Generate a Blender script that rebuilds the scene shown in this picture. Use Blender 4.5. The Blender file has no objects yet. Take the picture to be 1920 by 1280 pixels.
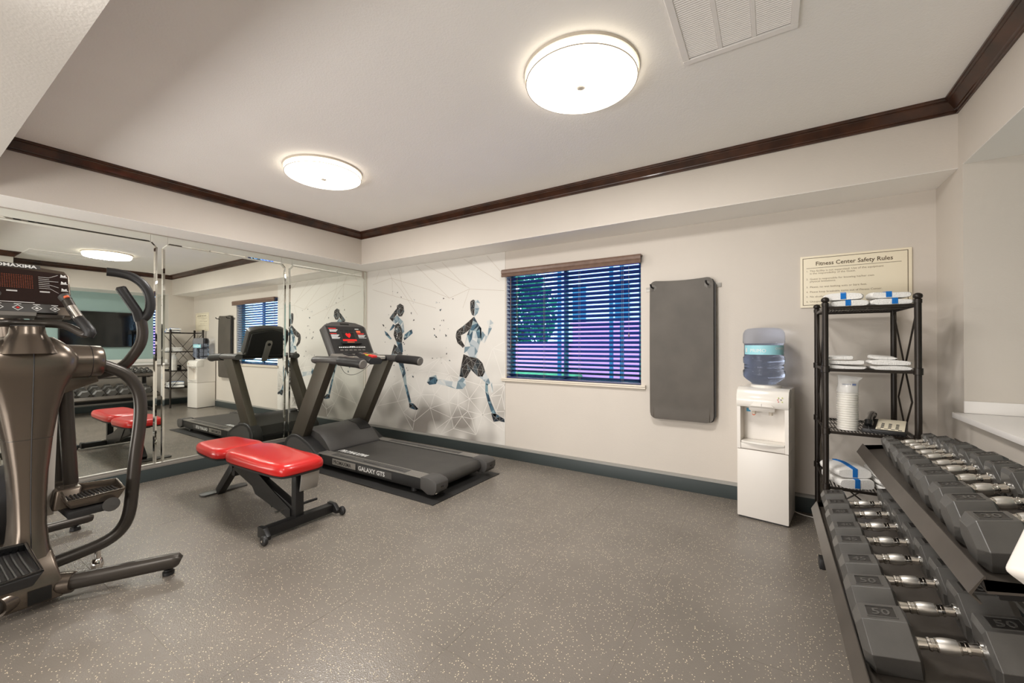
import bpy, bmesh, math, random, json
from mathutils import Vector, Matrix, geometry
from math import sin, cos, pi, radians as R
random.seed(7)
sc = bpy.context.scene
COL = sc.collection

# ---------------------------------------------------------------- camera, light, exposure
cam_d = bpy.data.cameras.new('camera'); cam = bpy.data.objects.new('camera', cam_d); COL.objects.link(cam)
cam_d.sensor_width = 36; cam_d.lens = 36*764.74/1920; cam_d.clip_start = .02
cam.location = (0, 0, 1.25); cam.rotation_euler = (R(90.335), 0, R(32.427))
sc.camera = cam
sc.view_settings.view_transform = 'Standard'; sc.view_settings.look = 'None'
sc.view_settings.gamma = 1; sc.view_settings.use_curve_mapping = False
sc.view_settings.exposure = 0.13
cy = sc.cycles
cy.max_bounces = 12; cy.diffuse_bounces = 6; cy.glossy_bounces = 6; cy.transmission_bounces = 8; cy.transparent_max_bounces = 12
cy.sample_clamp_indirect = 6; cy.blur_glossy = 0.6; cy.use_denoising = True
LAMP = 3.4
SKY = 4.5
w = bpy.data.worlds.new('sky'); sc.world = w; w.use_nodes = True
bg = w.node_tree.nodes['Background']; bg.inputs[0].default_value = (.50, .74, 1, 1); bg.inputs[1].default_value = SKY

def area(name, loc, rot, sx, sy, power, col=(1, .93, .84)):
    d = bpy.data.lights.new(name, 'AREA'); d.shape = 'RECTANGLE'; d.size = sx; d.size_y = sy; d.energy = power; d.color = col
    o = bpy.data.objects.new(name, d); COL.objects.link(o); o.location = loc; o.rotation_euler = rot; return o
def down(name, x, y, z, power):        # the light a drum lamp throws down, from just under its diffuser
    d = bpy.data.lights.new(name, 'AREA'); d.shape = 'DISK'; d.size = .54; d.energy = power; d.color = (1, .972, .94)
    o = bpy.data.objects.new(name, d); COL.objects.link(o); o.location = (x, y, z); return o
WHITE = (1, .972, .945)
PW = dict(rear_fill=36, flash=20, up=80, front=36, back=5)
area('rear_fill_light', (-2.9, -2.5, 1.05), (R(90), 0, R(0)), 3.4, 1.5, PW['rear_fill'], WHITE)       # added fill light behind the camera, no real opening there
area('flash', (-1.55, -.1, 2.2), (R(42), 0, R(-22)), .22, .22, PW['flash'], WHITE)           # the photographer's light, behind and left of the camera
area('ceiling_fill', (-2.5, -2.3, .6), (R(90+28), 0, R(-4)), 3.2, .8, PW['up'], WHITE)               # added unseen fill, tilted up to brighten the ceiling
down('lamp_light', -.835, 1.985, 2.598, PW['front']); down('lamp_light', -3.07, 1.975, 2.598, PW['front'])
down('lamp_light', -.9, -1.2, 2.203, PW['back']); down('lamp_light', -3.1, -1.2, 2.203, PW['back'])  # for the two unseen lamps added to light the room from behind
# ---------------------------------------------------------------- materials
def lin(c):
    return tuple((x/255/12.92 if x/255 <= .04045 else ((x/255+.055)/1.055)**2.4) for x in c)
def mat(name, rgb, rough=.5, metal=0, spec=.5, coat=0, emit=None, es=1, bump=None, noise=None, trans=0, ior=1.45, alpha=1):
    m = bpy.data.materials.new(name); m.use_nodes = True; nt = m.node_tree; b = nt.nodes['Principled BSDF']
    c = lin(rgb); b.inputs['Base Color'].default_value = (*c, 1); b.inputs['Roughness'].default_value = rough
    b.inputs['Metallic'].default_value = metal; b.inputs['Specular IOR Level'].default_value = spec
    b.inputs['Coat Weight'].default_value = coat; b.inputs['Coat Roughness'].default_value = .08
    b.inputs['Transmission Weight'].default_value = trans; b.inputs['IOR'].default_value = ior
    b.inputs['Alpha'].default_value = alpha
    if emit: b.inputs['Emission Color'].default_value = (*lin(emit), 1); b.inputs['Emission Strength'].default_value = es
    L = nt.links; tc = nt.nodes.new('ShaderNodeTexCoord')
    if noise:   # (scale, amount): mottle of the base colour
        n = nt.nodes.new('ShaderNodeTexNoise'); n.inputs['Scale'].default_value = noise[0]; n.inputs['Detail'].default_value = 5
        L.new(tc.outputs['Object'], n.inputs['Vector'])
        r = nt.nodes.new('ShaderNodeMapRange'); r.inputs[1].default_value = .3; r.inputs[2].default_value = .7
        r.inputs[3].default_value = 1-noise[1]; r.inputs[4].default_value = 1+noise[1]; L.new(n.outputs[0], r.inputs[0])
        mx = nt.nodes.new('ShaderNodeMix'); mx.data_type = 'RGBA'; mx.blend_type = 'MULTIPLY'; mx.inputs[0].default_value = 1
        mx.inputs[6].default_value = (*c, 1); L.new(r.outputs[0], mx.inputs[7]); L.new(mx.outputs[2], b.inputs['Base Color'])
    if bump:    # (scale, distance)
        n = nt.nodes.new('ShaderNodeTexNoise'); n.inputs['Scale'].default_value = bump[0]; n.inputs['Detail'].default_value = 3
        L.new(tc.outputs['Object'], n.inputs['Vector'])
        bp = nt.nodes.new('ShaderNodeBump'); bp.inputs['Strength'].default_value = 1; bp.inputs['Distance'].default_value = bump[1]
        L.new(n.outputs[0], bp.inputs['Height']); L.new(bp.outputs[0], b.inputs['Normal'])
    return m
WALL = (203, 195, 185)
M = {}
M['wall'] = mat('painted_wall', WALL, .7, bump=(90, .0006), noise=(3, .015))
M['soffit'] = mat('painted_soffit', (200, 195, 187), .7, bump=(90, .0007), noise=(3, .01))
M['ceiling'] = mat('textured_ceiling', (246, 243, 238), .75, bump=(110, .0013), noise=(2, .015))
M['teal'] = mat('teal_wall', (150, 174, 170), .6, bump=(90, .001))
M['base'] = mat('charcoal_baseboard', (55, 62, 62), .45)
M['basetop'] = mat('baseboard_cap', (140, 138, 132), .5)
M['crown'] = mat('dark_wood', (62, 35, 20), .3, coat=.3, noise=(9, .55))
M['white'] = mat('white_plastic', (222, 216, 208), .3)
M['white_gloss'] = mat('white_enamel', (225, 220, 212), .16)
M['shade'] = mat('off_white_metal', (205, 195, 180), .5)
M['vent'] = mat('vent_enamel', (242, 238, 234), .4)
M['counter'] = mat('white_laminate', (232, 228, 224), .35)
M['lens'] = mat('lamp_diffuser', (255, 255, 250), .4, emit=(255, 243, 222), es=LAMP)
M['blk'] = mat('black_powder_coat', (26, 25, 25), .38, noise=(30, .1))
M['blkgloss'] = mat('gloss_black', (10, 10, 11), .12, coat=.5)
M['blkpl'] = mat('black_plastic', (34, 33, 33), .45, bump=(300, .0003))
M['dkgrey'] = mat('dark_grey_plastic', (70, 68, 66), .42)
M['midgrey'] = mat('mid_grey_plastic', (112, 108, 102), .4)
M['bronze'] = mat('bronze_grey_shroud', (104, 94, 84), .27, metal=.75)
M['bronze2'] = mat('bronze_grey_frame', (66, 61, 56), .33, metal=.4)
M['upright'] = mat('speckled_grey_frame', (72, 66, 56), .4, metal=.3, bump=(500, .0006))
M['steel'] = mat('chrome', (235, 232, 226), .13, metal=1)
M['brushed'] = mat('brushed_steel', (225, 222, 216), .38, metal=1)
M['silver'] = mat('silver_trim', (168, 164, 158), .35, metal=.7)
M['red'] = mat('red_vinyl', (192, 30, 28), .3, coat=.25, bump=(250, .0003))
M['redled'] = mat('red_led', (220, 20, 20), .4, emit=(255, 30, 30), es=.55)
M['amber'] = mat('amber_led', (90, 40, 20), .4, emit=(190, 80, 30), es=.08)
M['orange'] = mat('orange_plastic', (225, 110, 70), .4)
M['redpl'] = mat('red_plastic', (205, 40, 36), .35)
M['yellow'] = mat('yellow_plastic', (215, 195, 60), .4)
M['ink'] = mat('brown_ink', (88, 72, 50), .7)
M['inklight'] = mat('faint_brown_ink', (120, 100, 72), .7)
M['cream'] = mat('cream_board', (234, 224, 200), .45)
M['print'] = mat('white_print', (225, 225, 222), .5)
M['rubber'] = mat('dumbbell_rubber', (74, 72, 69), .36, spec=.8, bump=(220, .0002), noise=(18, .10))
M['emboss'] = mat('dumbbell_number_rubber', (42, 40, 38), .35)
M['rackmetal'] = mat('rack_grey_steel', (82, 76, 70), .3, metal=.35, noise=(6, .15))
M['towel'] = mat('white_terry', (236, 234, 230), .95, bump=(260, .004))
M['blue'] = mat('blue_stripe', (20, 110, 190), .9, bump=(260, .003))
M['foam'] = mat('white_foam', (236, 232, 224), .6)
M['film'] = mat('plastic_film', (236, 234, 230), .25, alpha=.72)
M['post'] = mat('shelf_black_metal', (42, 36, 31), .35, metal=.3)
M['mat'] = mat('grey_foam_mat', (86, 80, 73), .55, noise=(5, .12))
M['matdark'] = mat('dark_foam_mat', (52, 49, 47), .6)
M['treadmat'] = mat('black_rubber_mat', (40, 39, 38), .5, bump=(200, .0008))
M['belt'] = mat('treadmill_belt', (62, 60, 57), .5, bump=(600, .0006), noise=(8, .12))
M['slat'] = mat('slat_sky_sheen', (32, 44, 92), .25, coat=.5)  # blue sky sheen is painted into this base; slats themselves are espresso brown
M['valance'] = mat('brown_valance', (112, 90, 78), .4, noise=(20, .15))
M['sill'] = mat('cream_sill', (222, 212, 196), .4)
M['cord'] = mat('blind_cord', (130, 118, 106), .7)
M['tealpl'] = mat('teal_label', (150, 205, 215), .4)
M['bluelabel'] = mat('blue_sticker', (50, 160, 205), .4)
M['greenlab'] = mat('green_dots', (185, 200, 60), .4)
M['mural_w'] = mat('print_white', (214, 214, 212), .6)
M['mural_line'] = mat('print_line', (226, 222, 216), .6)
M['mural_faint'] = mat('print_faint_line', (176, 162, 148), .6)
M['screen'] = mat('tv_glass', (12, 12, 13), .06, coat=.3)
M['pink'] = mat('lavender_wall', (240, 158, 208), .8, noise=(1.5, .05))
M['house'] = mat('pale_house', (225, 235, 250), .8)
M['tealpost'] = mat('teal_steel', (40, 110, 125), .6)
M['leaf'] = mat('foliage', (40, 140, 90), .8, noise=(9, .4))
M['blue_bounce'] = mat('blue_bounce_ground', (66, 84, 150), .7, noise=(3, .1)); M['grass'] = mat('grass', (70, 150, 90), .9, noise=(9, .3))  # ground tinted blue so the slats mirror navy instead of green
M['bluepl'] = mat('blue_plastic', (30, 80, 170), .35)
m = mat('bottle_plastic', (222, 230, 248), .04, trans=1, ior=1.10); M['bottle'] = m
m = mat('water', (226, 236, 252), .0, trans=1, ior=1.33); M['water'] = m
m = mat('mirror_glass', (244, 247, 241), .0, metal=1); M['mirror'] = m
m = mat('window_glass', (235, 245, 255), .0, trans=1, ior=1.02); M['glass'] = m

def speck_floor():
    m = bpy.data.materials.new('speckled_rubber'); m.use_nodes = True; nt = m.node_tree; L = nt.links; b = nt.nodes['Principled BSDF']
    tc = nt.nodes.new('ShaderNodeTexCoord')
    oi = nt.nodes.new('ShaderNodeObjectInfo')
    n = nt.nodes.new('ShaderNodeTexNoise'); n.inputs['Scale'].default_value = 1.6; n.inputs['Detail'].default_value = 6; L.new(tc.outputs['Object'], n.inputs['Vector'])
    cr = nt.nodes.new('ShaderNodeMapRange'); cr.inputs[1].default_value = .3; cr.inputs[2].default_value = .7; cr.inputs[3].default_value = .84; cr.inputs[4].default_value = 1.13; L.new(n.outputs[0], cr.inputs[0])
    mx = nt.nodes.new('ShaderNodeMix'); mx.data_type = 'RGBA'; mx.blend_type = 'MULTIPLY'; mx.inputs[0].default_value = 1
    mx.inputs[6].default_value = (*lin((118, 111, 103)), 1); L.new(cr.outputs[0], mx.inputs[7])
    v = nt.nodes.new('ShaderNodeTexVoronoi'); v.inputs['Scale'].default_value = 95; L.new(tc.outputs['Object'], v.inputs['Vector'])
    n2 = nt.nodes.new('ShaderNodeTexNoise'); n2.inputs['Scale'].default_value = 260; n2.inputs['Detail'].default_value = 2; L.new(tc.outputs['Object'], n2.inputs['Vector'])
    # flecks: a voronoi cell shows one only when its random colour says so
    sep = nt.nodes.new('ShaderNodeSeparateColor'); L.new(v.outputs['Color'], sep.inputs[0])
    g = nt.nodes.new('ShaderNodeMath'); g.operation = 'GREATER_THAN'; g.inputs[1].default_value = .38; L.new(sep.outputs[0], g.inputs[0])
    ad = nt.nodes.new('ShaderNodeMath'); ad.operation = 'MULTIPLY_ADD'; ad.inputs[1].default_value = .32; L.new(n2.outputs[0], ad.inputs[0]); L.new(v.outputs['Distance'], ad.inputs[2])
    l = nt.nodes.new('ShaderNodeMath'); l.operation = 'LESS_THAN'; l.inputs[1].default_value = .35; L.new(ad.outputs[0], l.inputs[0])
    mu = nt.nodes.new('ShaderNodeMath'); mu.operation = 'MULTIPLY'; L.new(g.outputs[0], mu.inputs[0]); L.new(l.outputs[0], mu.inputs[1])
    m2 = nt.nodes.new('ShaderNodeMix'); m2.data_type = 'RGBA'; L.new(mu.outputs[0], m2.inputs[0]); L.new(mx.outputs[2], m2.inputs[6]); m2.inputs[7].default_value = (*lin((222, 206, 178)), 1)
    L.new(m2.outputs[2], b.inputs['Base Color'])
    b.inputs['Roughness'].default_value = .27; b.inputs['Specular IOR Level'].default_value = .6
    v2 = nt.nodes.new('ShaderNodeTexVoronoi'); v2.inputs['Scale'].default_value = 210; L.new(tc.outputs['Object'], v2.inputs['Vector'])
    bp = nt.nodes.new('ShaderNodeBump'); bp.inputs['Distance'].default_value = .0008; bp.inputs['Strength'].default_value = .8; L.new(v2.outputs['Distance'], bp.inputs['Height']); L.new(bp.outputs[0], b.inputs['Normal'])
    return m
M['floor'] = speck_floor(); M['floorglue'] = mat('floor_joint', (176, 166, 150), .6)
def mural_bg():
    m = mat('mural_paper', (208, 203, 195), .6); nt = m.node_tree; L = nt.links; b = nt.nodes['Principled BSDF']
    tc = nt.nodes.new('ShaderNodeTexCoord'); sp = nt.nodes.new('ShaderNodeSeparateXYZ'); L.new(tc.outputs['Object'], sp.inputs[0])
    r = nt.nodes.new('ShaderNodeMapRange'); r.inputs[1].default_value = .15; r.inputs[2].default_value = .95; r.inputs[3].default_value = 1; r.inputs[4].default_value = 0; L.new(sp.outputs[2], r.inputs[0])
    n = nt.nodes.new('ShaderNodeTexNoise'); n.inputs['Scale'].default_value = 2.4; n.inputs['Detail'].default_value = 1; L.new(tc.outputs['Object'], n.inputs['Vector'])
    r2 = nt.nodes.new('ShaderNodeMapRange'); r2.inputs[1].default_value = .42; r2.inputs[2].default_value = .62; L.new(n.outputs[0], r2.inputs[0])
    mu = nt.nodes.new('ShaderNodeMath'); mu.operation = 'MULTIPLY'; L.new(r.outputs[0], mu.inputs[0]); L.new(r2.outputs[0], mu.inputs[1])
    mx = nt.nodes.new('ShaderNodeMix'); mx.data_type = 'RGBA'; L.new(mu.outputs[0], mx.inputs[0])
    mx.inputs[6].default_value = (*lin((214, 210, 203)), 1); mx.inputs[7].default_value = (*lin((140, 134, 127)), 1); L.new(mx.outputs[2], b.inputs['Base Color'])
    return m
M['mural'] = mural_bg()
def facet_mat():
    m = mat('mural_facets', (128, 128, 128), .6); nt = m.node_tree
    a = nt.nodes.new('ShaderNodeVertexColor'); a.layer_name = 'Col'; nt.links.new(a.outputs[0], nt.nodes['Principled BSDF'].inputs['Base Color']); return m
M['facet'] = facet_mat()

# ---------------------------------------------------------------- mesh builder
class MB:
    def __init__(s): s.b = bmesh.new()
    def box(s, x0, x1, y0, y1, z0, z1, mtx=None):
        vs = [s.b.verts.new((x, y, z)) for x in (x0, x1) for y in (y0, y1) for z in (z0, z1)]
        for f in ((0, 1, 3, 2), (4, 6, 7, 5), (0, 4, 5, 1), (2, 3, 7, 6), (0, 2, 6, 4), (1, 5, 7, 3)): s.b.faces.new([vs[i] for i in f])
        if mtx:
            for v in vs: v.co = mtx @ v.co
        return s
    def poly(s, pts): s.b.faces.new([s.b.verts.new(p) for p in pts]); return s
    def loft(s, rings, cap=True, closed=True):
        rr = [[s.b.verts.new(p) for p in r] for r in rings]; n = len(rr[0])
        for a, b in zip(rr, rr[1:]):
            for i in range(n if closed else n-1):
                j = (i+1) % n; s.b.faces.new((a[i], a[j], b[j], b[i]))
        if cap and closed:
            s.b.faces.new(rr[0][::-1]); s.b.faces.new(rr[-1])
        return s
    def prism(s, pts, axis, a, b):   # polygon pts (2D) extruded along axis from a to b
        f = {'x': lambda p, t: (t, p[0], p[1]), 'y': lambda p, t: (p[0], t, p[1]), 'z': lambda p, t: (p[0], p[1], t)}[axis]
        return s.loft([[f(p, a) for p in pts], [f(p, b) for p in pts]])
    def tube(s, pts, r, n=12, smooth=0, cap=True, sy=1):
        pts = [Vector(p) for p in pts]
        if smooth:
            for _ in range(smooth):
                q = [pts[0]]
                for a, b in zip(pts, pts[1:]): q += [a*.75+b*.25, a*.25+b*.75]
                q.append(pts[-1]); pts = q
        rr = r if isinstance(r, (list, tuple)) else [r]*len(pts)
        if len(rr) != len(pts): rr = [rr[min(len(rr)-1, int(i*len(rr)/len(pts)))] for i in range(len(pts))]
        rings = []; up = None
        for i, p in enumerate(pts):
            t = (pts[min(i+1, len(pts)-1)]-pts[max(i-1, 0)]).normalized()
            if up is None:
                up = Vector((0, 0, 1)) if abs(t.z) < .9 else Vector((1, 0, 0))
            u = (up - t*up.dot(t)).normalized(); v = t.cross(u); up = u
            rings.append([p+(u*cos(2*pi*k/n)*sy+v*sin(2*pi*k/n))*rr[i] for k in range(n)])
        return s.loft(rings, cap)
    def cyl(s, a, b, r, n=16, r2=None): return s.tube([a, b], [r, r if r2 is None else r2], n)
    def lathe(s, prof, c=(0, 0, 0), n=32, axis='z'):  # prof: (r, h)
        rings = []
        for r, h in prof:
            ring = []
            for k in range(n):
                x, y = r*cos(2*pi*k/n), r*sin(2*pi*k/n)
                p = {'z': (x, y, h), 'x': (h, x, y), 'y': (y, h, x)}[axis]
                ring.append((c[0]+p[0], c[1]+p[1], c[2]+p[2]))
            rings.append(ring)
        return s.loft(rings)
    def sphere(s, c, r, n=12, sx=1, sy=1, sz=1):
        g = bmesh.ops.create_uvsphere(s.b, u_segments=n, v_segments=n//2+1, radius=r)
        for v in g['verts']: v.co = Vector((v.co.x*sx+c[0], v.co.y*sy+c[1], v.co.z*sz+c[2]))
        return s
    def xf(s, mtx): s.b.transform(mtx); return s
def bar2(a, b, w, h, up=(0, 0, 1)):
    """rectangular bar from a to b, w across, h along up"""
    a, b = Vector(a), Vector(b); t = (b-a).normalized(); u = Vector(up); u = (u-t*u.dot(t)).normalized(); v = t.cross(u)
    mb = MB(); mb.loft([[p+v*sx*w/2+u*sy*h/2 for sx, sy in ((-1, -1), (1, -1), (1, 1), (-1, 1))] for p in (a, b)]); return mb
def join(*mbs):
    o = mbs[0]
    for m_ in mbs[1:]:
        me = bpy.data.meshes.new('t'); m_.b.to_mesh(me); o.b.from_mesh(me); bpy.data.meshes.remove(me)
    return o
def rootloc(p):
    v = Vector((0, 0, 0))
    while p: v += p.location; p = p.parent
    return v
def obj(name, mb, mt, parent=None, bevel=0, smooth=None, kind=None, label=None, world=False, seg=2, subsurf=0):
    bmesh.ops.recalc_face_normals(mb.b, faces=mb.b.faces)
    if world and parent: bmesh.ops.translate(mb.b, verts=mb.b.verts, vec=-rootloc(parent))
    if bevel:
        es = [e for e in mb.b.edges if len(e.link_faces) == 2 and e.calc_face_angle(0) > .6]
        bmesh.ops.bevel(mb.b, geom=es, offset=bevel, segments=seg, profile=.6, affect='EDGES', clamp_overlap=True)
    me = bpy.data.meshes.new(name); mb.b.to_mesh(me); mb.b.free()
    for m_ in (mt if isinstance(mt, list) else [mt]): me.materials.append(M[m_] if isinstance(m_, str) else m_)
    ang = R(38) if smooth is None else R(smooth)
    me.shade_smooth()
    if ang < 3: me.set_sharp_from_angle(angle=ang)
    o = bpy.data.objects.new(name, me); COL.objects.link(o)
    if parent: o.parent = parent
    if kind: o['kind'] = kind
    if label: o['label'] = label
    if subsurf:
        md = o.modifiers.new('s', 'SUBSURF'); md.levels = md.render_levels = subsurf
    return o
def thing(name, label, cat, loc=(0, 0, 0), rz=0, group=None):
    o = bpy.data.objects.new(name, None); COL.objects.link(o); o.location = loc; o.rotation_euler = (0, 0, rz)
    o['label'] = label; o['category'] = cat; o.empty_display_size = .1
    if group: o['group'] = group
    return o
def tag(o, label, cat, group=None):
    o['label'] = label; o['category'] = cat
    if group: o['group'] = group
    return o
def struct(name, mb, mt, **k): return obj(name, mb, mt, kind='structure', **k)
def dup(root, loc, label, rz=None, group=None):
    r = root.copy(); COL.objects.link(r); r.location = loc; r['label'] = label
    if rz is not None: r.rotation_euler = (0, 0, rz)
    if group: r['group'] = group
    for ch in list(root.children):
        c = ch.copy(); COL.objects.link(c); c.parent = r
        for g in ch.children:
            d = g.copy(); COL.objects.link(d); d.parent = c
    return r
def text(body, size, origin, xd, yd, align='LEFT', depth=.0, sx=1, spacing=1, bend=None, shear=0, bold=0):
    """flat lettering as a mesh builder, placed at origin with axes xd (reading) and yd (up)"""
    cu = bpy.data.curves.new('t', 'FONT'); cu.body = body; cu.size = size; cu.align_x = align; cu.resolution_u = 2
    cu.space_character = spacing; cu.extrude = depth; cu.shear = shear; cu.offset = bold
    o = bpy.data.objects.new('t', cu); COL.objects.link(o)
    dg = bpy.context.evaluated_depsgraph_get(); me = bpy.data.meshes.new_from_object(o.evaluated_get(dg))
    mb = MB(); mb.b.from_mesh(me); bpy.data.objects.remove(o); bpy.data.curves.remove(cu); bpy.data.meshes.remove(me)
    xd, yd = Vector(xd).normalized(), Vector(yd).normalized(); nd = xd.cross(yd); O = Vector(origin)
    for v in mb.b.verts:
        if bend: v.co = bend(v.co)
        else: v.co = O+xd*v.co.x*sx+yd*v.co.y+nd*v.co.z
    return mb
MURAL = '{"figs":[["d",[[-2.96,1.52],[-3.06,1.458],[-3.149,1.407],[-3.169,1.342],[-3.141,1.262],[-3.06,1.204],[-3.025,1.223],[-3.08,1.294],[-3.085,1.349],[-3.005,1.383],[-2.936,1.432],[-2.892,1.566]]],["b",[[-2.936,1.461],[-2.892,1.566],[-2.839,1.488],[-2.787,1.429],[-2.787,1.315],[-2.815,1.239],[-2.839,1.316],[-2.863,1.392],[-2.907,1.403],[-2.924,1.307],[-2.96,1.258],[-2.997,1.356]]],["w",[[-2.997,1.356],[-2.96,1.258],[-2.924,1.307],[-2.907,1.403],[-2.863,1.392],[-2.839,1.316],[-2.815,1.239],[-2.839,1.163],[-2.851,1.086],[-2.96,1.103],[-3.039,1.141],[-3.03,1.215]]],["w",[[-2.815,1.458],[-2.768,1.391],[-2.733,1.352],[-2.686,1.427],[-2.71,1.503],[-2.663,1.524],[-2.618,1.482],[-2.64,1.426],[-2.698,1.333],[-2.744,1.258],[-2.787,1.277],[-2.803,1.353]]],["d",[[-2.948,1.742],[-2.907,1.763],[-2.883,1.754],[-2.883,1.662],[-2.892,1.57],[-2.924,1.586],[-2.948,1.645]]],["w",[[-2.883,1.754],[-2.839,1.755],[-2.804,1.715],[-2.815,1.658],[-2.839,1.602],[-2.887,1.566],[-2.883,1.662]]],["d",[[-3.047,1.131],[-2.96,1.103],[-2.839,1.086],[-2.768,1.031],[-2.733,0.937],[-2.768,0.879],[-2.839,0.876],[-2.935,0.949],[-2.96,0.91],[-3.009,0.846],[-3.11,0.865],[-3.085,0.984]]],["w",[[-3.11,0.894],[-3.022,0.839],[-3.009,0.772],[-3.059,0.72],[-3.161,0.714],[-3.318,0.745],[-3.453,0.758],[-3.48,0.808],[-3.371,0.817],[-3.213,0.801],[-3.135,0.804]]],["b",[[-3.634,0.769],[-3.592,0.834],[-3.48,0.869],[-3.453,0.809],[-3.48,0.757],[-3.592,0.74]]],["w",[[-2.827,0.877],[-2.733,0.934],[-2.686,0.864],[-2.663,0.809],[-2.702,0.779],[-2.733,0.815],[-2.768,0.842]]],["b",[[-2.732,0.806],[-2.698,0.798],[-2.693,0.714],[-2.656,0.604],[-2.606,0.515],[-2.572,0.462],[-2.606,0.441],[-2.652,0.492],[-2.698,0.601],[-2.732,0.711]]],["w",[[-2.663,0.828],[-2.64,0.82],[-2.624,0.709],[-2.652,0.701]]],["t",[[-2.652,0.474],[-2.572,0.472],[-2.472,0.426],[-2.468,0.39],[-2.539,0.396],[-2.617,0.38]]]],"figs2":[["d",[[-4.323,1.595],[-4.242,1.67],[-4.178,1.722],[-4.146,1.765],[-4.162,1.656],[-4.209,1.613],[-4.257,1.544]]],["d",[[-4.178,1.756],[-4.115,1.781],[-4.052,1.749],[-4.036,1.672],[-4.083,1.609],[-4.146,1.611],[-4.178,1.678]]],["w",[[-4.264,1.549],[-4.178,1.634],[-4.124,1.588],[-4.061,1.543],[-4.036,1.411],[-4.082,1.369],[-4.114,1.489],[-4.209,1.514]]],["d",[[-4.209,1.503],[-4.241,1.37],[-4.193,1.282],[-4.082,1.259],[-4.067,1.368],[-4.098,1.478],[-4.146,1.523]]],["b",[[-4.251,1.515],[-4.322,1.427],[-4.283,1.433],[-4.203,1.492]]],["b",[[-4.421,1.429],[-4.355,1.394],[-4.273,1.315],[-4.306,1.309],[-4.395,1.368]]],["b",[[-4.051,1.325],[-4.036,1.368],[-3.944,1.421],[-3.899,1.435],[-3.883,1.388],[-3.959,1.341],[-4.036,1.294]]],["b",[[-4.193,1.286],[-4.082,1.27],[-4.06,1.151],[-4.091,1.117],[-4.154,1.194]]],["d",[[-4.225,1.248],[-4.167,1.215],[-4.11,1.15],[-4.091,1.107],[-4.282,1.113]]],["b",[[-4.282,1.113],[-4.192,1.114],[-4.289,0.992],[-4.42,0.899],[-4.555,0.997],[-4.487,1.015],[-4.354,1.024]]],["b",[[-4.176,1.114],[-4.082,1.115],[-4.05,0.987],[-4.01,0.869],[-3.991,0.719],[-3.951,0.614],[-3.906,0.499],[-3.948,0.485],[-3.997,0.611],[-4.034,0.717],[-4.078,0.845],[-4.144,0.996]]],["t",[[-3.948,0.489],[-3.867,0.487],[-3.778,0.424],[-3.822,0.405],[-3.942,0.427]]]],"nodes":[[-4.159,0.49],[-4.055,0.357],[-3.857,0.258],[-3.577,0.452],[-3.734,0.607],[-3.507,0.622],[-3.278,0.547],[-3.122,0.707],[-2.96,0.61],[-3.135,0.528],[-3.233,0.365],[-3.071,0.396],[-3.199,0.241],[-2.984,0.467],[-2.767,0.444],[-2.923,0.382],[-2.663,0.66],[-2.505,0.689],[-2.583,0.498],[-2.468,0.29],[-3.592,0.917],[-3.853,0.886],[-3.399,1.086],[-3.059,0.828],[-2.629,1.202],[-2.468,1.166],[-4.034,0.782],[-4.288,0.692],[-4.657,0.28],[-4.554,0.403],[-3.479,0.204],[-3.576,0.131],[-3.411,0.141],[-3.881,0.148],[-2.651,0.138],[-3.265,0.878],[-2.815,0.782],[-2.468,1.276],[-4.657,0.107],[-4.385,0.069],[-2.862,0.206],[-2.468,0.801],[-2.468,0.509]],"top":[[[-3.826,2.249],[-3.266,1.8]],[[-3.679,2.245],[-2.961,1.898]],[[-3.387,2.245],[-3.01,1.921]],[[-3.048,2.247],[-2.539,1.941]],[[-2.71,2.247],[-2.484,2.01]],[[-4.593,2.133],[-4.525,2.241]],[[-4.662,2.069],[-4.291,2.13],[-3.593,1.924],[-3.266,1.8],[-2.961,1.888],[-2.473,1.835]],[[-4.357,2.248],[-4.275,2.128],[-4.258,1.904]],[[-4.147,2.238],[-4.084,2.024],[-3.884,1.794]],[[-4.662,2.0],[-4.258,1.893],[-3.884,1.794],[-3.481,1.69]],[[-4.291,2.13],[-4.099,1.96],[-3.795,1.62]],[[-2.961,1.888],[-3.06,1.67]]]}'
# ---------------------------------------------------------------- the room
XL, XR, YB, YN = -4.80, .915, 3.74, -2.6      # mirror wall, right wall, window wall, wall behind the camera
ZC, ZS, ZK = 2.66, 2.265, 2.58                # ceiling, soffit underside, crown bottom
XS, YS = -4.415, 3.363                        # soffit faces
floor = struct('floor', MB().box(XL-.1, 1.75, YN-.1, YB+.1, -.12, -.0012), 'floorglue')
T = .61
xs = [-4.8+.01*0] + [-.52+T*k for k in range(-7, 4)]; xs = [x for x in xs if x < 1.7]+[1.7]
ys = [YN]+[1.27+T*k for k in range(-6, 5) if YN < 1.27+T*k < YB-.05]+[YB]
xs = sorted(set(round(x, 3) for x in xs if x >= XL)); ys = sorted(set(round(y, 3) for y in ys))
for i, (x0, x1) in enumerate(zip(xs, xs[1:])):
    for j, (y0, y1) in enumerate(zip(ys, ys[1:])):
        if x1-x0 < .02: continue
        dz = random.uniform(-.0004, 0)
        obj('floor_tile', MB().box(x0+.0004, x1-.0004, y0+.0004, y1-.0004, -.012, dz), 'floor', floor, bevel=.0004, seg=1)
mb = MB().box(XL-.12, XL, YN-.1, YB+.12, -.1, ZC+.1); struct('wall_left', mb, 'wall')
W0, W1, WZ0, WZ1 = -2.455, -.99, .862, 2.05   # window opening
mb = MB().box(XL-.1, W0, YB, YB+.16, -.1, ZC+.1).box(W1, 1.75, YB, YB+.16, -.1, ZC+.1).box(W0, W1, YB, YB+.16, -.1, WZ0).box(W0, W1, YB, YB+.16, WZ1, ZC+.1)
struct('wall_back', mb, 'wall')
YA = 3.3; XA = 1.62                            # alcove side and back
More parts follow.
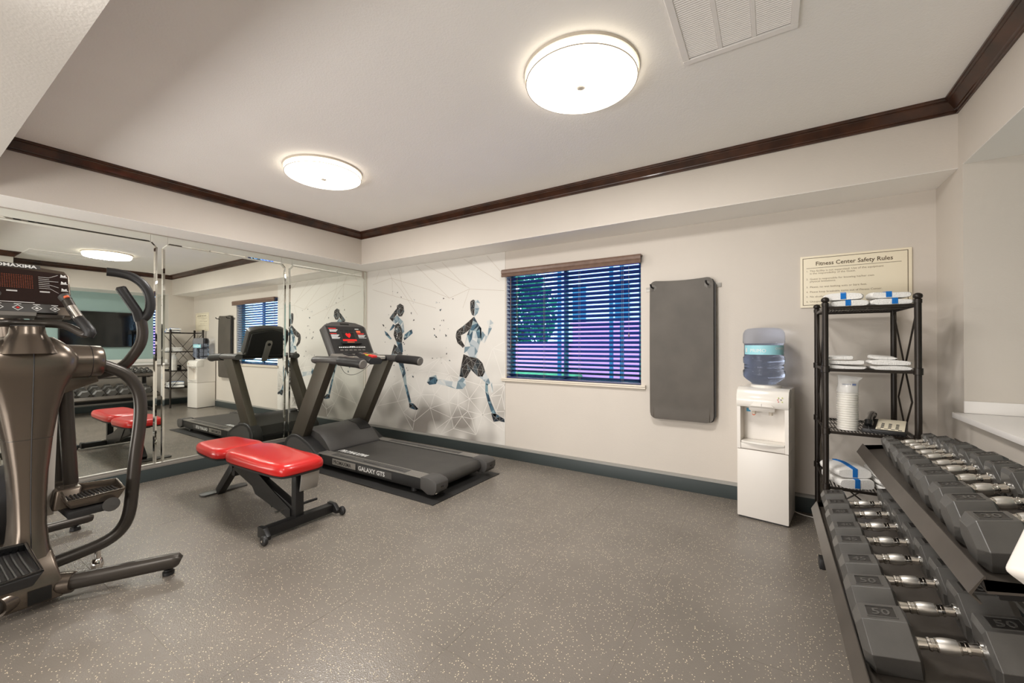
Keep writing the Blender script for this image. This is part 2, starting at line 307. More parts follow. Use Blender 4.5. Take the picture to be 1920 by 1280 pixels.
mb = MB().box(XR, XR+.12, YA, YB+.02, -.1, ZC+.1).box(XR, XR+.12, .3, YA, -.1, .83).box(XR, XR+.12, .3, YA, ZS, ZC+.1).box(XR, XR+.12, YN-.1, .3, -.1, ZC+.1)
mb.box(XR+.12, XA+.1, YA, YA+.1, -.1, ZC+.1).box(XR+.12, XA+.1, .2, .3, -.1, ZC)
struct('wall_right', mb, 'wall')
struct('wall_alcove', MB().box(XA, XA+.1, .2, YA+.1, 0, ZC), 'teal')
struct('wall_front', MB().box(XL-.1, XR+.1, YN-.12, YN, -.1, ZC+.1), 'wall')
struct('ceiling', MB().box(XL-.1, XR+.1, YN-.1, YB+.1, ZC, ZC+.1), 'ceiling')
# boxed soffits: along the mirror wall, the window wall, over the alcove, and the low ceiling over the camera
struct('soffit_left', MB().box(XL, XS, .375, YB, ZS, ZC), 'soffit' if 0 else 'wall')
struct('soffit_back', MB().box(XS, XR, YS, YB, ZS, ZC), 'wall')
struct('soffit_right', MB().box(XR+.12, XA, .3, YA, ZS, ZC), 'soffit')
struct('soffit_front', MB().box(XL, .2, YN, .375, ZS, ZC).box(.2, XR, YN, 1.17, ZS, ZC), 'soffit')

# pale painted undersides of the soffits
obj('underside', MB().box(XL+.012, XS-.0005, .376, YB-.001, ZS-.002, ZS), 'ceiling', bpy.data.objects['soffit_left'])
obj('underside', MB().box(XS, XR-.0005, YS+.0005, YB-.001, ZS-.002, ZS), 'ceiling', bpy.data.objects['soffit_back'])
obj('underside', MB().box(XR+.0005, XA-.001, .301, YA-.001, ZS-.002, ZS), 'ceiling', bpy.data.objects['soffit_right'])
# crown moulding
PR = [(0, ZK), (.011, ZK), (.012, ZK+.012), (.018, ZK+.014), (.02, ZK+.022), (.03, ZK+.032), (.046, ZK+.046), (.056, ZK+.054), (.057, ZK+.061), (.066, ZK+.063), (.07, ZK+.07), (.07, ZC), (0, ZC)]
def crown(a, b, nrm, ma, mb_):
    a, b, nrm = Vector(a), Vector(b), Vector(nrm); d = (b-a).normalized()
    q = MB(); q.loft([[a+nrm*o+d*(o*ma)+Vector((0, 0, z)) for o, z in PR], [b+nrm*o-d*(o*mb_)+Vector((0, 0, z)) for o, z in PR]]); return q
XJ = -2.72
struct('trim_1', crown((XS, .375, 0), (XS, YS, 0), (1, 0, 0), 0, 1), 'crown', smooth=25)
struct('trim_2', crown((XS, YS, 0), (XJ-.001, YS, 0), (0, -1, 0), 1, 0), 'crown', smooth=25)
struct('trim_3', crown((XJ+.001, YS, 0), (XR, YS, 0), (0, -1, 0), 0, 1), 'crown', smooth=25)
struct('trim_4', crown((XR, YS, 0), (XR, 1.17, 0), (-1, 0, 0), 1, 1), 'crown', smooth=25)
struct('trim_5', crown((XR, 1.17, 0), (.2, 1.17, 0), (0, 1, 0), 1, -1), 'crown', smooth=25)
struct('trim_6', crown((.2, 1.17, 0), (.2, .375, 0), (-1, 0, 0), -1, 1), 'crown', smooth=25)
struct('trim_7', crown((.2, .375, 0), (XS, .375, 0), (0, 1, 0), 1, 1), 'crown', smooth=25)
# baseboards: charcoal board with a pale cap
def baseboard(name, x0, x1, y0, y1, axis):
    b = struct(name, MB().box(x0, x1, y0, y1, 0, .112), 'base', bevel=.003)
    return b
bb = baseboard('baseboard_back', XL, XR, YB-.016, YB, 'x')
obj('baseboard_cap', MB().prism([(YB, .112), (YB-.02, .112), (YB-.017, .128), (YB, .136)], 'x', XL, XR), 'basetop', bb)
baseboard('baseboard_left', XL, XL+.018, YN, YB-.016, 'y')
bb = baseboard('baseboard_right', XR-.016, XR, YN, YB-.016, 'y')
obj('baseboard_cap', MB().box(XR-.019, XR, YN, YB-.016, .112, .132), 'basetop', bb)

# ---------------------------------------------------------------- mirror wall
mw = thing('mirror_wall', 'tall bevelled mirror panels covering the left wall behind the exercise machines', 'mirror', (XL, 1.9, .12))
XM = XL+.002
def bevelled(y0, y1, z0, z1, i=.014):
    q = MB()
    def ring(x, d): return [(x, y0+d, z0+d), (x, y1-d, z0+d), (x, y1-d, z1-d), (x, y0+d, z1-d)]
    q.loft([ring(XM, 0), ring(XM+.002, 0), ring(XM+.005, i)]); return q
seams = [-1.0, .22, 1.411, 2.594, 3.70]
ZM0, ZM1 = .146, 2.19
def strip_shape(y0, y1):
    q = MB()
    def ring(x, d): return [(x, y0+d, ZM0+d), (x, y1-d, ZM0+d), (x, y1-d, 2.14), (x, y1+.035-d, 2.18), (x, y1+.035-d, 2.255-d), (x, y0-.035+d, 2.255-d), (x, y0-.035+d, 2.18), (x, y0+d, 2.14)]
    q.loft([ring(XM, 0), ring(XM+.003, 0), ring(XM+.0075, .012)]); return q
for k, y in enumerate(seams):
    w_ = .054 if k < 4 else .036
    if k < 4:
        obj('mirror_strip', strip_shape(y, y+w_), 'mirror', mw, world=True, smooth=5)
    else:
        obj('mirror_strip', bevelled(y, YB, ZM0, 2.255, .008), 'mirror', mw, world=True, smooth=5)
    if k < 4:
        a, b = y+w_+.001, seams[k+1]-.001
        q = MB()
        def ring(x, d): return [(x, a+d, ZM0+d), (x, b-d, ZM0+d), (x, b-d, 2.14-d), (x, b-.035-d, 2.18-d), (x, a+.035+d, 2.18-d), (x, a+d, 2.14-d)]
        q.loft([ring(XM, 0), ring(XM+.002, 0), ring(XM+.0055, .014)])
        obj('mirror_panel', q, 'mirror', mw, world=True, smooth=5)
        obj('top_strip', bevelled(a+.036, b-.036, 2.184, 2.255, .01), 'mirror', mw, world=True, smooth=5)
obj('bottom_channel', MB().prism([(XL, .113), (XL+.02, .113), (XL+.02, .13), (XL+.012, .131), (XL+.012, .150), (XL, .150)], 'y', -1.0, YB-.02), 'silver', mw, world=True)

# ---------------------------------------------------------------- mural
mu = json.loads(MURAL)
mural = thing('wall_mural', 'pale wallpaper mural of two faceted runners over a web of white lines', 'wall mural', (XS, 3.738, .14))
obj('paper', MB().box(XL+.03, -2.463, 3.7365, 3.7395, .137, 2.262), 'mural', mural, world=True)
LN = []
def facet_fig(name, figs, seed):
    rnd = random.Random(seed); LN.clear(); q = bmesh.new(); cl = q.loops.layers.color.new('Col'); dark = []; polys = []
    pal = {'d': [(84, 76, 70), (104, 94, 86), (120, 114, 110), (92, 102, 108), (140, 148, 152), (98, 88, 80)], 'b': [(140, 166, 178), (120, 148, 162), (176, 194, 200), (100, 124, 138), (200, 208, 210)],
           'w': [(226, 228, 228), (214, 218, 220), (196, 206, 210), (176, 190, 196), (232, 232, 230)], 't': [(40, 74, 92), (60, 100, 118), (110, 146, 160), (30, 52, 66)]}
    for key, pts in figs:
        P2 = [Vector(p) for p in pts]; n = len(P2)
        xs_ = [p.x for p in P2]; zs_ = [p.y for p in P2]; ex = []
        area = (max(xs_)-min(xs_))*(max(zs_)-min(zs_))
        def inside(p):
            c = False
            for i in range(n):
                a, b = P2[i], P2[i-1]
                if (a.y > p.y) != (b.y > p.y) and p.x < (b.x-a.x)*(p.y-a.y)/(b.y-a.y)+a.x: c = not c
            return c
        for _ in range(int(20+area*500)):
            p = Vector((rnd.uniform(min(xs_), max(xs_)), rnd.uniform(min(zs_), max(zs_))))
            if inside(p) and all((p-e).length > .06 for e in ex) and all((p-e).length > .03 for e in P2): ex.append(p)
        vs, es, fs = geometry.delaunay_2d_cdt(P2+ex, [(i, (i+1) % n) for i in range(n)], [], 1, 1e-5)[:3]
        bv = [q.verts.new((v.x, 3.7358, v.y)) for v in vs]
        for f in fs:
            try: ff = q.faces.new([bv[i] for i in f])
            except ValueError: continue
            c = lin(rnd.choice(pal[key]))
            for l in ff.loops: l[cl] = (*c, 1)
        if key in 'dt': LN.extend([((vs[a].x, vs[a].y), (vs[b_].x, vs[b_].y)) for a, b_ in es])
    b = MB(); b.b.free(); b.b = q
    return obj(name, b, 'facet', mural, world=True)
def ribbons(segs, wd, y=3.7361):
    q = MB()
    for a, b in segs:
        a, b = Vector(a), Vector(b); d = (b-a)
        if d.length < 1e-4: continue
        nn = Vector((-d.y, d.x)).normalized()*wd/2
        q.poly([(a.x+nn.x, y, a.y+nn.y), (b.x+nn.x, y, b.y+nn.y), (b.x-nn.x, y, b.y-nn.y), (a.x-nn.x, y, a.y-nn.y)])
    return q
for nm_, k_, sd_ in (('running_man_print', 'figs', 3), ('running_woman_print', 'figs2', 5)):
    fo = facet_fig(nm_, mu[k_], sd_); obj('facet_lines', ribbons(LN, .0011, 3.7355), 'mural_line', fo, world=True, kind='stuff')
nd = [Vector(p) for p in mu['nodes']]
vs, es, fs = geometry.delaunay_2d_cdt(nd, [], [], 0, 1e-5)[:3]
nx0, nx1 = -4.3, -2.466
segs = [((vs[a].x, vs[a].y), (vs[b].x, vs[b].y)) for a, b in {tuple(sorted((f[i], f[(i+1) % 3]))) for f in fs for i in range(3)} if (vs[a]-vs[b]).length < .52]
segs = [s_ for s_ in segs if all(nx0-.4 < p[0] < nx1 and .14 < p[1] < 1.6 for p in s_)]
obj('white_line_web', ribbons(segs, .0055), 'mural_line', mural, world=True)
ts = []
for l in mu['top']: ts += list(zip(l, l[1:]))
ts = [[(p[0], min(p[1], 2.255)) for p in s_] for s_ in ts]
obj('faint_line_web', ribbons(ts, .003), 'mural_faint', mural, world=True)
q = bmesh.new(); cl = q.loops.layers.color.new('Col'); rnd = random.Random(11)
for i in range(64):
    if i < 44: x, z = rnd.uniform(-4.45, -3.85), rnd.uniform(.8, 1.95)
    else: x, z = rnd.uniform(-3.55, -3.2), rnd.uniform(.95, 1.85)
    r_ = rnd.uniform(.008, .03); a = rnd.uniform(0, 6.28)
    f = q.faces.new([q.verts.new((x+cos(a+t)*r_*k, 3.7356, z+sin(a+t)*r_*k)) for t, k in ((0, 1), (2.2, .55), (4.2, .6))])
    c = lin(rnd.choice([(90, 84, 80), (110, 104, 100), (150, 150, 150), (120, 140, 150), (222, 222, 220)]))
    for l in f.loops: l[cl] = (*c, 1)
b = MB(); b.b.free(); b.b = q; obj('shard_print', b, 'facet', mural, world=True, kind='stuff')

# ---------------------------------------------------------------- window, blind and what is outside
win = thing('window_1', 'window in the far wall', 'window', ((W0+W1)/2, YB, WZ0)); del win['label']; del win['category']; win['kind'] = 'structure'
q = MB().box(W0, W0+.004, YB+.004, YB+.15, WZ0, WZ1).box(W1-.004, W1, YB+.004, YB+.15, WZ0, WZ1).box(W0, W1, YB+.004, YB+.15, WZ1-.004, WZ1).box(W0, W1, YB, YB+.15, WZ0, WZ0+.004)
obj('reveal', q, 'sill', win, world=True)
q = MB()
for a, b in ((W0, W0+.045), (W1-.045, W1), (-1.80, -1.765)): q.box(a, b, YB+.09, YB+.13, WZ0+.004, WZ1-.004)
q.box(W0, W1, YB+.09, YB+.13, WZ0+.004, WZ0+.045).box(W0, W1, YB+.09, YB+.13, WZ1-.045, WZ1-.004)
obj('window_frame', q, 'tealpost', win, world=True)
obj('pane', MB().box(W0+.045, -1.80, YB+.106, YB+.110, WZ0+.045, WZ1-.045), 'glass', win, world=True)
obj('pane', MB().box(-1.765, W1-.045, YB+.106, YB+.110, WZ0+.045, WZ1-.045), 'glass', win, world=True)
q = MB().prism([(YB-.034, .878), (YB-.034, .866), (YB-.026, .86), (YB-.026, .848), (YB-.02, .842), (YB, .842), (YB, .862), (YB+.08, .862), (YB+.08, .878)], 'x', W0-.0, W1+.0)
q.prism([(YB-.034, .878), (YB-.034, .866), (YB-.026, .86), (YB-.026, .848), (YB-.02, .842), (YB, .842), (YB, .878)], 'x', W0-.045, W0).prism([(YB-.034, .878), (YB-.034, .866), (YB-.026, .86), (YB-.026, .848), (YB-.02, .842), (YB, .842), (YB, .878)], 'x', W1, W1+.04)
obj('window_sill', q, 'sill', win, world=True)

bl = thing('window_blind', 'dark slatted window blind with a brown valance in the window', 'blind', ((W0+W1)/2, YB-.03, .9))
obj('valance', MB().prism([(YB-.072, 1.972), (YB-.078, 1.985), (YB-.070, 2.0), (YB-.078, 2.012), (YB-.078, 2.035), (YB-.07, 2.052), (YB-.002, 2.052), (YB-.002, 2.04), (YB-.06, 2.04), (YB-.06, 1.972)], 'x', W0-.012, W1+.012), 'valance', bl, world=True, smooth=20)
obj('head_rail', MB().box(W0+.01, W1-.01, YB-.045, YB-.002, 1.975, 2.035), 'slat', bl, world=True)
N = 25; z0 = .915; pitch = (1.957-.915)/(N-1)
yc_ = YB+.03
sm = None
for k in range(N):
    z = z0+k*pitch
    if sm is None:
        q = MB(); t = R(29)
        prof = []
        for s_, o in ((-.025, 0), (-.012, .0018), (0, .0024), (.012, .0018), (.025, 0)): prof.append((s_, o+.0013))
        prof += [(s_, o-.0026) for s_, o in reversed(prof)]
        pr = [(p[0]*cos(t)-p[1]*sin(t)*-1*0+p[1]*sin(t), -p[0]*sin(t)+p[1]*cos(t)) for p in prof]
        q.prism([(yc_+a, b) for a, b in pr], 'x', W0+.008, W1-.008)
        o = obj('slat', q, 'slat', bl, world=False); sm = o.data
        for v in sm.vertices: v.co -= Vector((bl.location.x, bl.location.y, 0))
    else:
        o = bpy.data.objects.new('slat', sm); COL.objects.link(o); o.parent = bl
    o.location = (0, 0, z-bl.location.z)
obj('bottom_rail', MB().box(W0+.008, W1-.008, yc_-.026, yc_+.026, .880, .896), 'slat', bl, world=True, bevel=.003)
for x in (-2.32, -1.99, -1.60, -1.17):
    q = MB().cyl((x, yc_-.026, .89), (x, yc_-.026, 1.98), .0012, 5).cyl((x+.014, yc_-.026, .89), (x+.014, yc_-.026, 1.98), .0012, 5)
    obj('ladder_cord', q, 'cord', bl, world=True)
q = MB().cyl((-1.1, YB-.012, 1.34), (-1.1, YB-.012, 1.98), .0015, 6).lathe([(.003, 1.345), (.007, 1.335), (.009, 1.318), (.006, 1.314)], (-1.1, YB-.012, 0), 8)
obj('lift_cord', q, 'cord', bl, world=True)
obj('tilt_wand', MB().cyl((-2.385, YB-.012, 1.25), (-2.385, YB-.012, 1.98), .004, 8).cyl((-2.385, YB-.012, 1.20), (-2.385, YB-.012, 1.255), .0055, 8), 'valance', bl, world=True)

# outside, beyond the glass
struct('ground', MB().box(-14, 6, YB+.3, 30, -.4, -.3), 'blue_bounce')
tag(obj('hedge', MB().box(-7, -3.3, 7.5, 7.96, -.299, .62), 'grass', bevel=.05), 'low green hedge in front of the garden wall outside the window', 'hedge')
tag(obj('garden_wall', join(MB().box(-3.56, 3, 8, 8.2, -.3, 1.66), MB().box(-5.2, -3.56, 8.02, 8.2, -.3, 1.27), MB().box(-3.60, 3, 7.97, 8.23, 1.66, 1.70)), 'pink'), 'lavender rendered garden wall outside the window', 'wall')
h = thing('house', 'pale blue-white building beyond the garden wall outside the window', 'building', (-4.0, 14, -.3))
obj('wall', MB().box(-7.0, 2, 14, 15, -.3, 6.5), 'house', h, world=True)
for x in (-6.2, -4.6, -3.0): obj('window', MB().box(x, x+.5, 13.95, 14.02, 1.2, 3.4), 'tealpost', h, world=True)
for x in (-3.62, -2.55, -2.35): tag(obj('steel_post', MB().box(x, x+.06, 7.4, 7.46, -.3, 3.3), 'tealpost'), {-3.62: 'left teal steel post outside the window', -2.55: 'middle teal steel post outside the window', -2.35: 'right teal steel post outside the window'}[x], 'post', 'steel posts outside the window')
tr = thing('tree', 'dark teal-green tree at the left outside the window', 'tree', (-5.4, 9, -.3))
obj('trunk', MB().tube([(-5.4, 9, -.3), (-5.38, 9, .8), (-5.45, 9, 1.7)], [.12, .09, .07], 8), 'crown', tr, world=True)
q = MB(); rnd = random.Random(4)
for i in range(2600):
    a, e, rr = rnd.uniform(0, 6.28), rnd.uniform(-1, 1), rnd.uniform(.3, 1)**.5
    c = Vector((-5.45+cos(a)*math.sqrt(1-e*e)*.95*rr, 9+sin(a)*math.sqrt(1-e*e)*.9*rr, 2.0+e*1.15*rr))
    u = Vector((rnd.gauss(0, 1), rnd.gauss(0, 1), rnd.gauss(0, 1))).normalized()*.09; v = Vector((rnd.gauss(0, 1), rnd.gauss(0, 1), rnd.gauss(0, 1))).normalized()*.05
    q.poly([c-u, c+v, c+u, c-v])
obj('foliage', q, 'leaf', tr, world=True, kind='stuff')

# ---------------------------------------------------------------- ceiling lamps and return-air grille
def lamp(name, label, x, y, z=ZC):
    t = thing(name, label, 'ceiling light', (x, y, z), 0, 'round drum ceiling lights')
    obj('mounting_ring', MB().lathe([(.20, 0), (.296, 0), (.294, -.014), (.20, -.014)], n=64), 'shade', t)
    obj('diffuser', MB().lathe([(.05, -.0145), (.286, -.0145), (.286, -.048), (.282, -.052), (.274, -.056), (.05, -.060), (.001, -.060)], n=72), 'lens', t)
    obj('trim_line', MB().lathe([(.283, -.0480), (.2882, -.0480), (.2882, -.0512), (.283, -.0512)], n=72), 'shade', t)
    obj('finial', MB().lathe([(.020, -.056), (.020, -.064), (.026, -.065), (.026, -.072), (.018, -.077), (.001, -.078)], n=24), 'shade', t)
    return t
l1 = lamp('ceiling_light', 'round white drum ceiling light nearest the camera, beside the ceiling grille', -.835, 1.985)
dup(l1, (-3.07, 1.975, ZC), 'round white drum ceiling light farther from the camera, toward the mirrored wall')
dup(l1, (-.9, -1.2, ZS), 'added unseen fill lamp, a round white drum on the low ceiling behind the camera, right one')  # this unseen pair is added as fill behind the camera
dup(l1, (-3.1, -1.2, ZS), 'added unseen fill lamp, a round white drum on the low ceiling behind the camera, left one')
g = thing('ceiling_grille', 'white louvred return-air grille in the ceiling beside the round light', 'vent', (-.13, 1.72, ZC))
gx0, gx1, gy0, gy1 = -.365, .106, 1.25, 2.195
q = MB()
for a, b, c, d in ((gx0, gx1, gy0, gy0+.035), (gx0, gx1, gy1-.035, gy1), (gx0, gx0+.03, gy0+.035, gy1-.035), (gx1-.03, gx1, gy0+.035, gy1-.035)): q.box(a, b, c, d, ZC-.012, ZC)
cw = (gx1-gx0-.06)/3
for k in (1, 2): q.box(gx0+.03+cw*k-.010, gx0+.03+cw*k+.010, gy0+.035, gy1-.035, ZC-.010, ZC)
obj('frame', q, 'vent', g, world=True, bevel=.002, seg=1)
obj('backing', MB().box(gx0+.03, gx1-.03, gy0+.03, gy1-.03, ZC-.003, ZC-.0005), 'midgrey', g, world=True)
q = MB(); y = gy0+.04
while y < gy1-.045:
    for k in range(3):
        a = gx0+.03+cw*k+(.010 if k else 0); b = gx0+.03+cw*(k+1)-(.010 if k < 2 else 0)
        q.loft([[(xx, y, ZC-.003), (xx, y+.002, ZC-.003), (xx, y+.009, ZC-.0095), (xx, y+.007, ZC-.0095)] for xx in (a, b)])
    y += .0125
obj('louvres', q, 'vent', g, world=True, kind='stuff')

# ---------------------------------------------------------------- things on the far wall
sg = thing('rules_sign', 'cream framed Fitness Center Safety Rules sign on the far wall above the shelf tower', 'sign', (.49, 3.735, 1.5))
sx0, sx1, sz0, sz1 = .187, .797, 1.518, 1.898
obj('board', MB().box(sx0, sx1, 3.729, 3.7395, sz0, sz1), 'cream', sg, world=True, bevel=.002)
q = MB()
for a, b, c, d in ((sx0+.014, sx1-.019, sz1-.018, sz1-.0145), (sx0+.014, sx1-.019, sz0+.0165, sz0+.020), (sx0+.014, sx0+.0175, sz0+.0165, sz1-.0145), (sx1-.0225, sx1-.019, sz0+.0165, sz1-.0145)): q.box(a, b, 3.7283, 3.7292, c, d)
obj('border_line', q, 'ink', sg, world=True)
obj('title_line', MB().box(.223, .745, 3.7284, 3.7292, 1.807, 1.8095), 'ink', sg, world=True)
q = text('Fitness Center Safety Rules', .040, (.49, 3.7286, 1.826), (1, 0, 0), (0, 0, 1), 'CENTER', sx=.96, bold=.0006)
obj('title_lettering', q, 'ink', sg, world=True)
lines = [('1.', 1.781), ('2.', 1.722), ('3.', 1.663), ('4.', 1.627), ('5.', 1.592), ('6.', 1.556)]
q = MB()
for n_, z in lines: q = join(q, text(n_, .017, (.222, 3.7286, z), (1, 0, 0), (0, 0, 1)))
for s_, z in (('This facility is not supervised. Use of the equipment', 1.781), ('is the responsibility of the Guest.', 1.763), ('Guest is responsible for knowing his/her own', 1.722), ('physical limitations.', 1.704),
              ('Please, no wet bathing suits or bare feet.', 1.663), ('Please keep breakable items out of Fitness Center.', 1.627), ('No alcohol.', 1.592), ('Unsupervised', 1.556)):
    q = join(q, text(s_, .0185, (.243, 3.7286, z), (1, 0, 0), (0, 0, 1), sx=1.06))
obj('rules_lettering', q, 'inklight', sg, world=True)

hr = thing('mat_hanger', 'grey metal wall rail with two pegs behind the hanging exercise mats', 'wall rack', (-.64, 3.735, 1.73))
obj('rail', MB().box(-.945, -.342, 3.732, 3.7395, 1.718, 1.752), 'silver', hr, world=True, bevel=.001)
PX = (-.872, -.437)
for x in PX:
    p = obj('peg', MB().tube([(x, 3.735, 1.738), (x-.0, 3.64, 1.738), (x-.004, 3.622, 1.745), (x-.006, 3.612, 1.765)], .0075, 10, smooth=1), 'blk', hr, world=True)
    obj('washer', MB().cyl((x, 3.681, 1.738), (x, 3.683, 1.738), .026, 20), 'midgrey', p, world=True)
def ex_mat(name, label, y, x0, x1, z0, z1, ribs, mt):
    o_ = []
    r = .055; W_ = x1-x0; n = 90 if ribs else 24
    # front and back outlines with rounded corners; vertical ribs on the front face
    def zspan(x):
        d = min(x-x0, x1-x)
        if d >= r: return 0
        return r-math.sqrt(max(0, r*r-(r-d)**2))
    q = MB(); rows = 28
    def sag(u): return .012*4*(u-.5)**2-.002   # top edge droops between the pegs
    fr, bk = [], []
    for i in range(n+1):
        x = x0+W_*i/n; s_ = zspan(x); u = i/n
        a, b = z0+s_*1, z1-s_-.016+sag(u)*1.2
        rib = .0011*(1 if i % 2 else -1) if ribs else 0
        cf, cb = [], []
        for j in range(rows+1):
            z = a+(b-a)*j/rows; v = (z-z0)/(z1-z0)
            bow = -.010*sin(pi*v)**.8-(.006*(v < .04))
            cf.append((x, y-.011+bow+rib+.003*sin(u*3.1), z)); cb.append((x, y+bow*.9+.003*sin(u*3.1), z))
        fr.append(cf); bk.append(cb)
    vf = [[q.b.verts.new(p) for p in c] for c in fr]; vb = [[q.b.verts.new(p) for p in c] for c in bk]
    for i in range(n):
        for j in range(rows):
            q.b.faces.new((vf[i][j], vf[i+1][j], vf[i+1][j+1], vf[i][j+1])); q.b.faces.new((vb[i][j], vb[i][j+1], vb[i+1][j+1], vb[i+1][j]))
        q.b.faces.new((vf[i][0], vb[i][0], vb[i+1][0], vf[i+1][0])); q.b.faces.new((vf[i][rows], vf[i+1][rows], vb[i+1][rows], vb[i][rows]))
    for j in range(rows):
        q.b.faces.new((vf[0][j], vf[0][j+1], vb[0][j+1], vb[0][j])); q.b.faces.new((vf[n][j], vb[n][j], vb[n][j+1], vf[n][j+1]))
    return tag(obj(name, q, mt, smooth=60), label, 'exercise mat', 'exercise mats hanging on the wall rail')
ex_mat('exercise_mat', 'front grey ribbed exercise mat hanging from two pegs beside the window', 3.694, -.900, -.395, .60, 1.808, True, 'mat')
ex_mat('exercise_mat', 'dark exercise mat hanging directly behind the front ribbed mat', 3.709, -.904, -.378, .602, 1.80, False, 'matdark')
ex_mat('exercise_mat', 'rearmost dark exercise mat, against the wall behind the others', 3.724, -.898, -.386, .607, 1.80, False, 'matdark')
# ---------------------------------------------------------------- alcove: counter and television
ct = thing('counter', 'white laminate counter on the low wall of the right alcove, above the dumbbell rack', 'counter', (1.2, 1.8, .83))
obj('countertop', MB().box(.868, XA-.001, .305, YA+.006, .832, .862), 'counter', ct, world=True, bevel=.003)
obj('backsplash', MB().box(.912, XA-.002, YA-.014, YA-.001, .863, .930), 'counter', ct, world=True, bevel=.002)
obj('backsplash', MB().box(XA-.014, XA-.001, .31, YA-.016, .863, .930), 'counter', ct, world=True, bevel=.002)
tv = thing('television', 'large black flat television on the teal alcove wall, seen in the mirror', 'television', (1.56, 2.45, 1.2))
obj('housing', MB().box(1.555, 1.60, 1.87, 3.06, 1.185, 1.885), 'blkpl', tv, world=True, bevel=.004)
obj('screen', MB().box(1.551, 1.5548, 1.882, 3.048, 1.203, 1.873), 'screen', tv, world=True)
obj('wall_bracket', MB().box(1.60, 1.618, 2.3, 2.6, 1.4, 1.7), 'blk', tv, world=True)

# ---------------------------------------------------------------- dumbbell rack
TL = R(12.5); ct_, st_ = cos(TL), sin(TL)
rk = thing('dumbbell_rack', 'two-tier grey steel dumbbell rack along the right wall under the counter', 'rack', (.55, 2.2, 0))
RY0, RY1 = 1.425, 2.955
def tier(x0, zs, depth, nm):
    # front lip (outer face, top fold), sloping shelf pan, back lip : one bent sheet
    p = [(x0-.028, zs-.012), (x0-.002, zs+.036), (x0+.001, zs+.036), (x0+.002, zs+.002), (x0+depth*ct_, zs+depth*st_), (x0+depth*ct_-.006, zs+depth*st_+.03),
         (x0+depth*ct_-.002, zs+depth*st_+.031), (x0+depth*ct_+.004, zs+depth*st_-.003), (x0+.004, zs-.004), (x0-.003, zs+.028), (x0-.022, zs-.014), (x0-.004, zs-.030), (x0-.008, zs-.033)]
    return obj('shelf', MB().prism(p, 'y', RY0, RY1), 'rackmetal', rk, world=True, smooth=15)
LX, LZ, UX, UZ = .222, .302, .428, .661
tier(LX, LZ, .42, 'l'); tier(UX, UZ, .37, 'u')
for y in (RY0+.10, RY1-.09):
    f = obj('end_frame', join(bar2((.69, y, .04), (.73, y, .72), .05, .07, (1, 0, 0)), bar2((.30, y, LZ-.025), (.72, y, LZ+.065), .045, .05), bar2((.47, y, UZ-.022), (.80, y, UZ+.052), .045, .05)), 'blk', rk, world=True, bevel=.004)
    obj('foot', bar2((.235, y, .027), (.86, y, .027), .06, .05), 'blk', rk, world=True, bevel=.005)
    obj('foot_pad', MB().box(.222, .25, y-.034, y+.034, 0, .055), 'blkpl', rk, world=True, bevel=.006)
obj('cross_brace', bar2((.70, RY0+.1, .2), (.70, RY1-.09, .2), .04, .06), 'blk', rk, world=True)

# hexagonal rubber dumbbells
def hexring(x, r, z0):
    return [(x, r*cos(k*pi/3), z0+r*sin(k*pi/3)) for k in range(6)]
def dumbbell(lb, AF, L, hl, label, n_):
    t = thing('dumbbell', label, 'dumbbell', (0, 0, 0), 0, n_)
    rc = AF/math.sqrt(3); zc = AF/2
    for s in (-1, 1):
        a, b = s*(L/2-hl), s*L/2; q = MB()
        c = min(.018, hl*.25)
        q.loft([hexring(a, rc*.80, zc), hexring(a+s*.008, rc, zc), hexring(b-s*c, rc, zc), hexring(b, rc*.70, zc)])
        h_ = obj('head', q, 'rubber', t, bevel=.0011, seg=1, smooth=12)
        # square number plate pressed into the top flat, digits proud inside it
        w_ = min(hl*.46, rc*.40); xm = (a+b)/2-s*c*.25; zt = AF+.0006
        q = MB()
        for x0, x1, y0, y1 in ((xm-w_, xm+w_, -w_*.86, -w_*.78), (xm-w_, xm+w_, w_*.78, w_*.86), (xm-w_, xm-w_*.92, -w_*.78, w_*.78), (xm+w_*.92, xm+w_, -w_*.78, w_*.78)): q.box(x0, x1, y0, y1, zt-.001, zt+.0016)
        obj('plate_rim', q, 'rubber', h_)
        q = MB().box(xm-w_*.92, xm+w_*.92, -w_*.78, w_*.78, AF-.001, AF+.0003)
        obj('number_plate', q, 'emboss', h_)
        q = text(str(lb), w_*1.25, (xm, -w_*.42, AF+.0006), (1, 0, 0), (0, 1, 0), 'CENTER', depth=.0008, bold=.0004)
        obj('weight_number', q, 'rubber', h_)
    g = L/2-hl; r0 = .0155 if lb >= 20 else .0135
    pr = [(-g-.004, r0*1.35), (-g+.004, r0*1.35), (-g+.006, r0), (-g*.62, r0*.88), (-g*.60, r0*1.1), (-g*.52, r0*1.14), (-g*.50, r0*.98), (-g*.38, r0*1.02), (-g*.36, r0*1.15)]
    pr = pr+[(-x, r) for x, r in reversed(pr)]
    obj('handle', MB().lathe([(r, x) for x, r in pr], (0, 0, zc), 20, 'x'), 'steel', t, smooth=30)
    obj('grip', MB().lathe([(r0*1.12, -g*.35), (r0*1.26, -g*.15), (r0*1.28, 0), (r0*1.26, g*.15), (r0*1.12, g*.35)], (0, 0, zc), 20, 'x'), 'brushed', t, smooth=30)
    return t
place = {5: 'fifth', 1: ''}
def put(t, cx, y, tier_):
    x0, z0 = (LX, LZ) if tier_ == 'l' else (UX, UZ)
    zc = z0+.003+(cx-x0)*math.tan(TL)
    t.location = (cx, y, zc); t.rotation_euler = (0, -TL, 0)
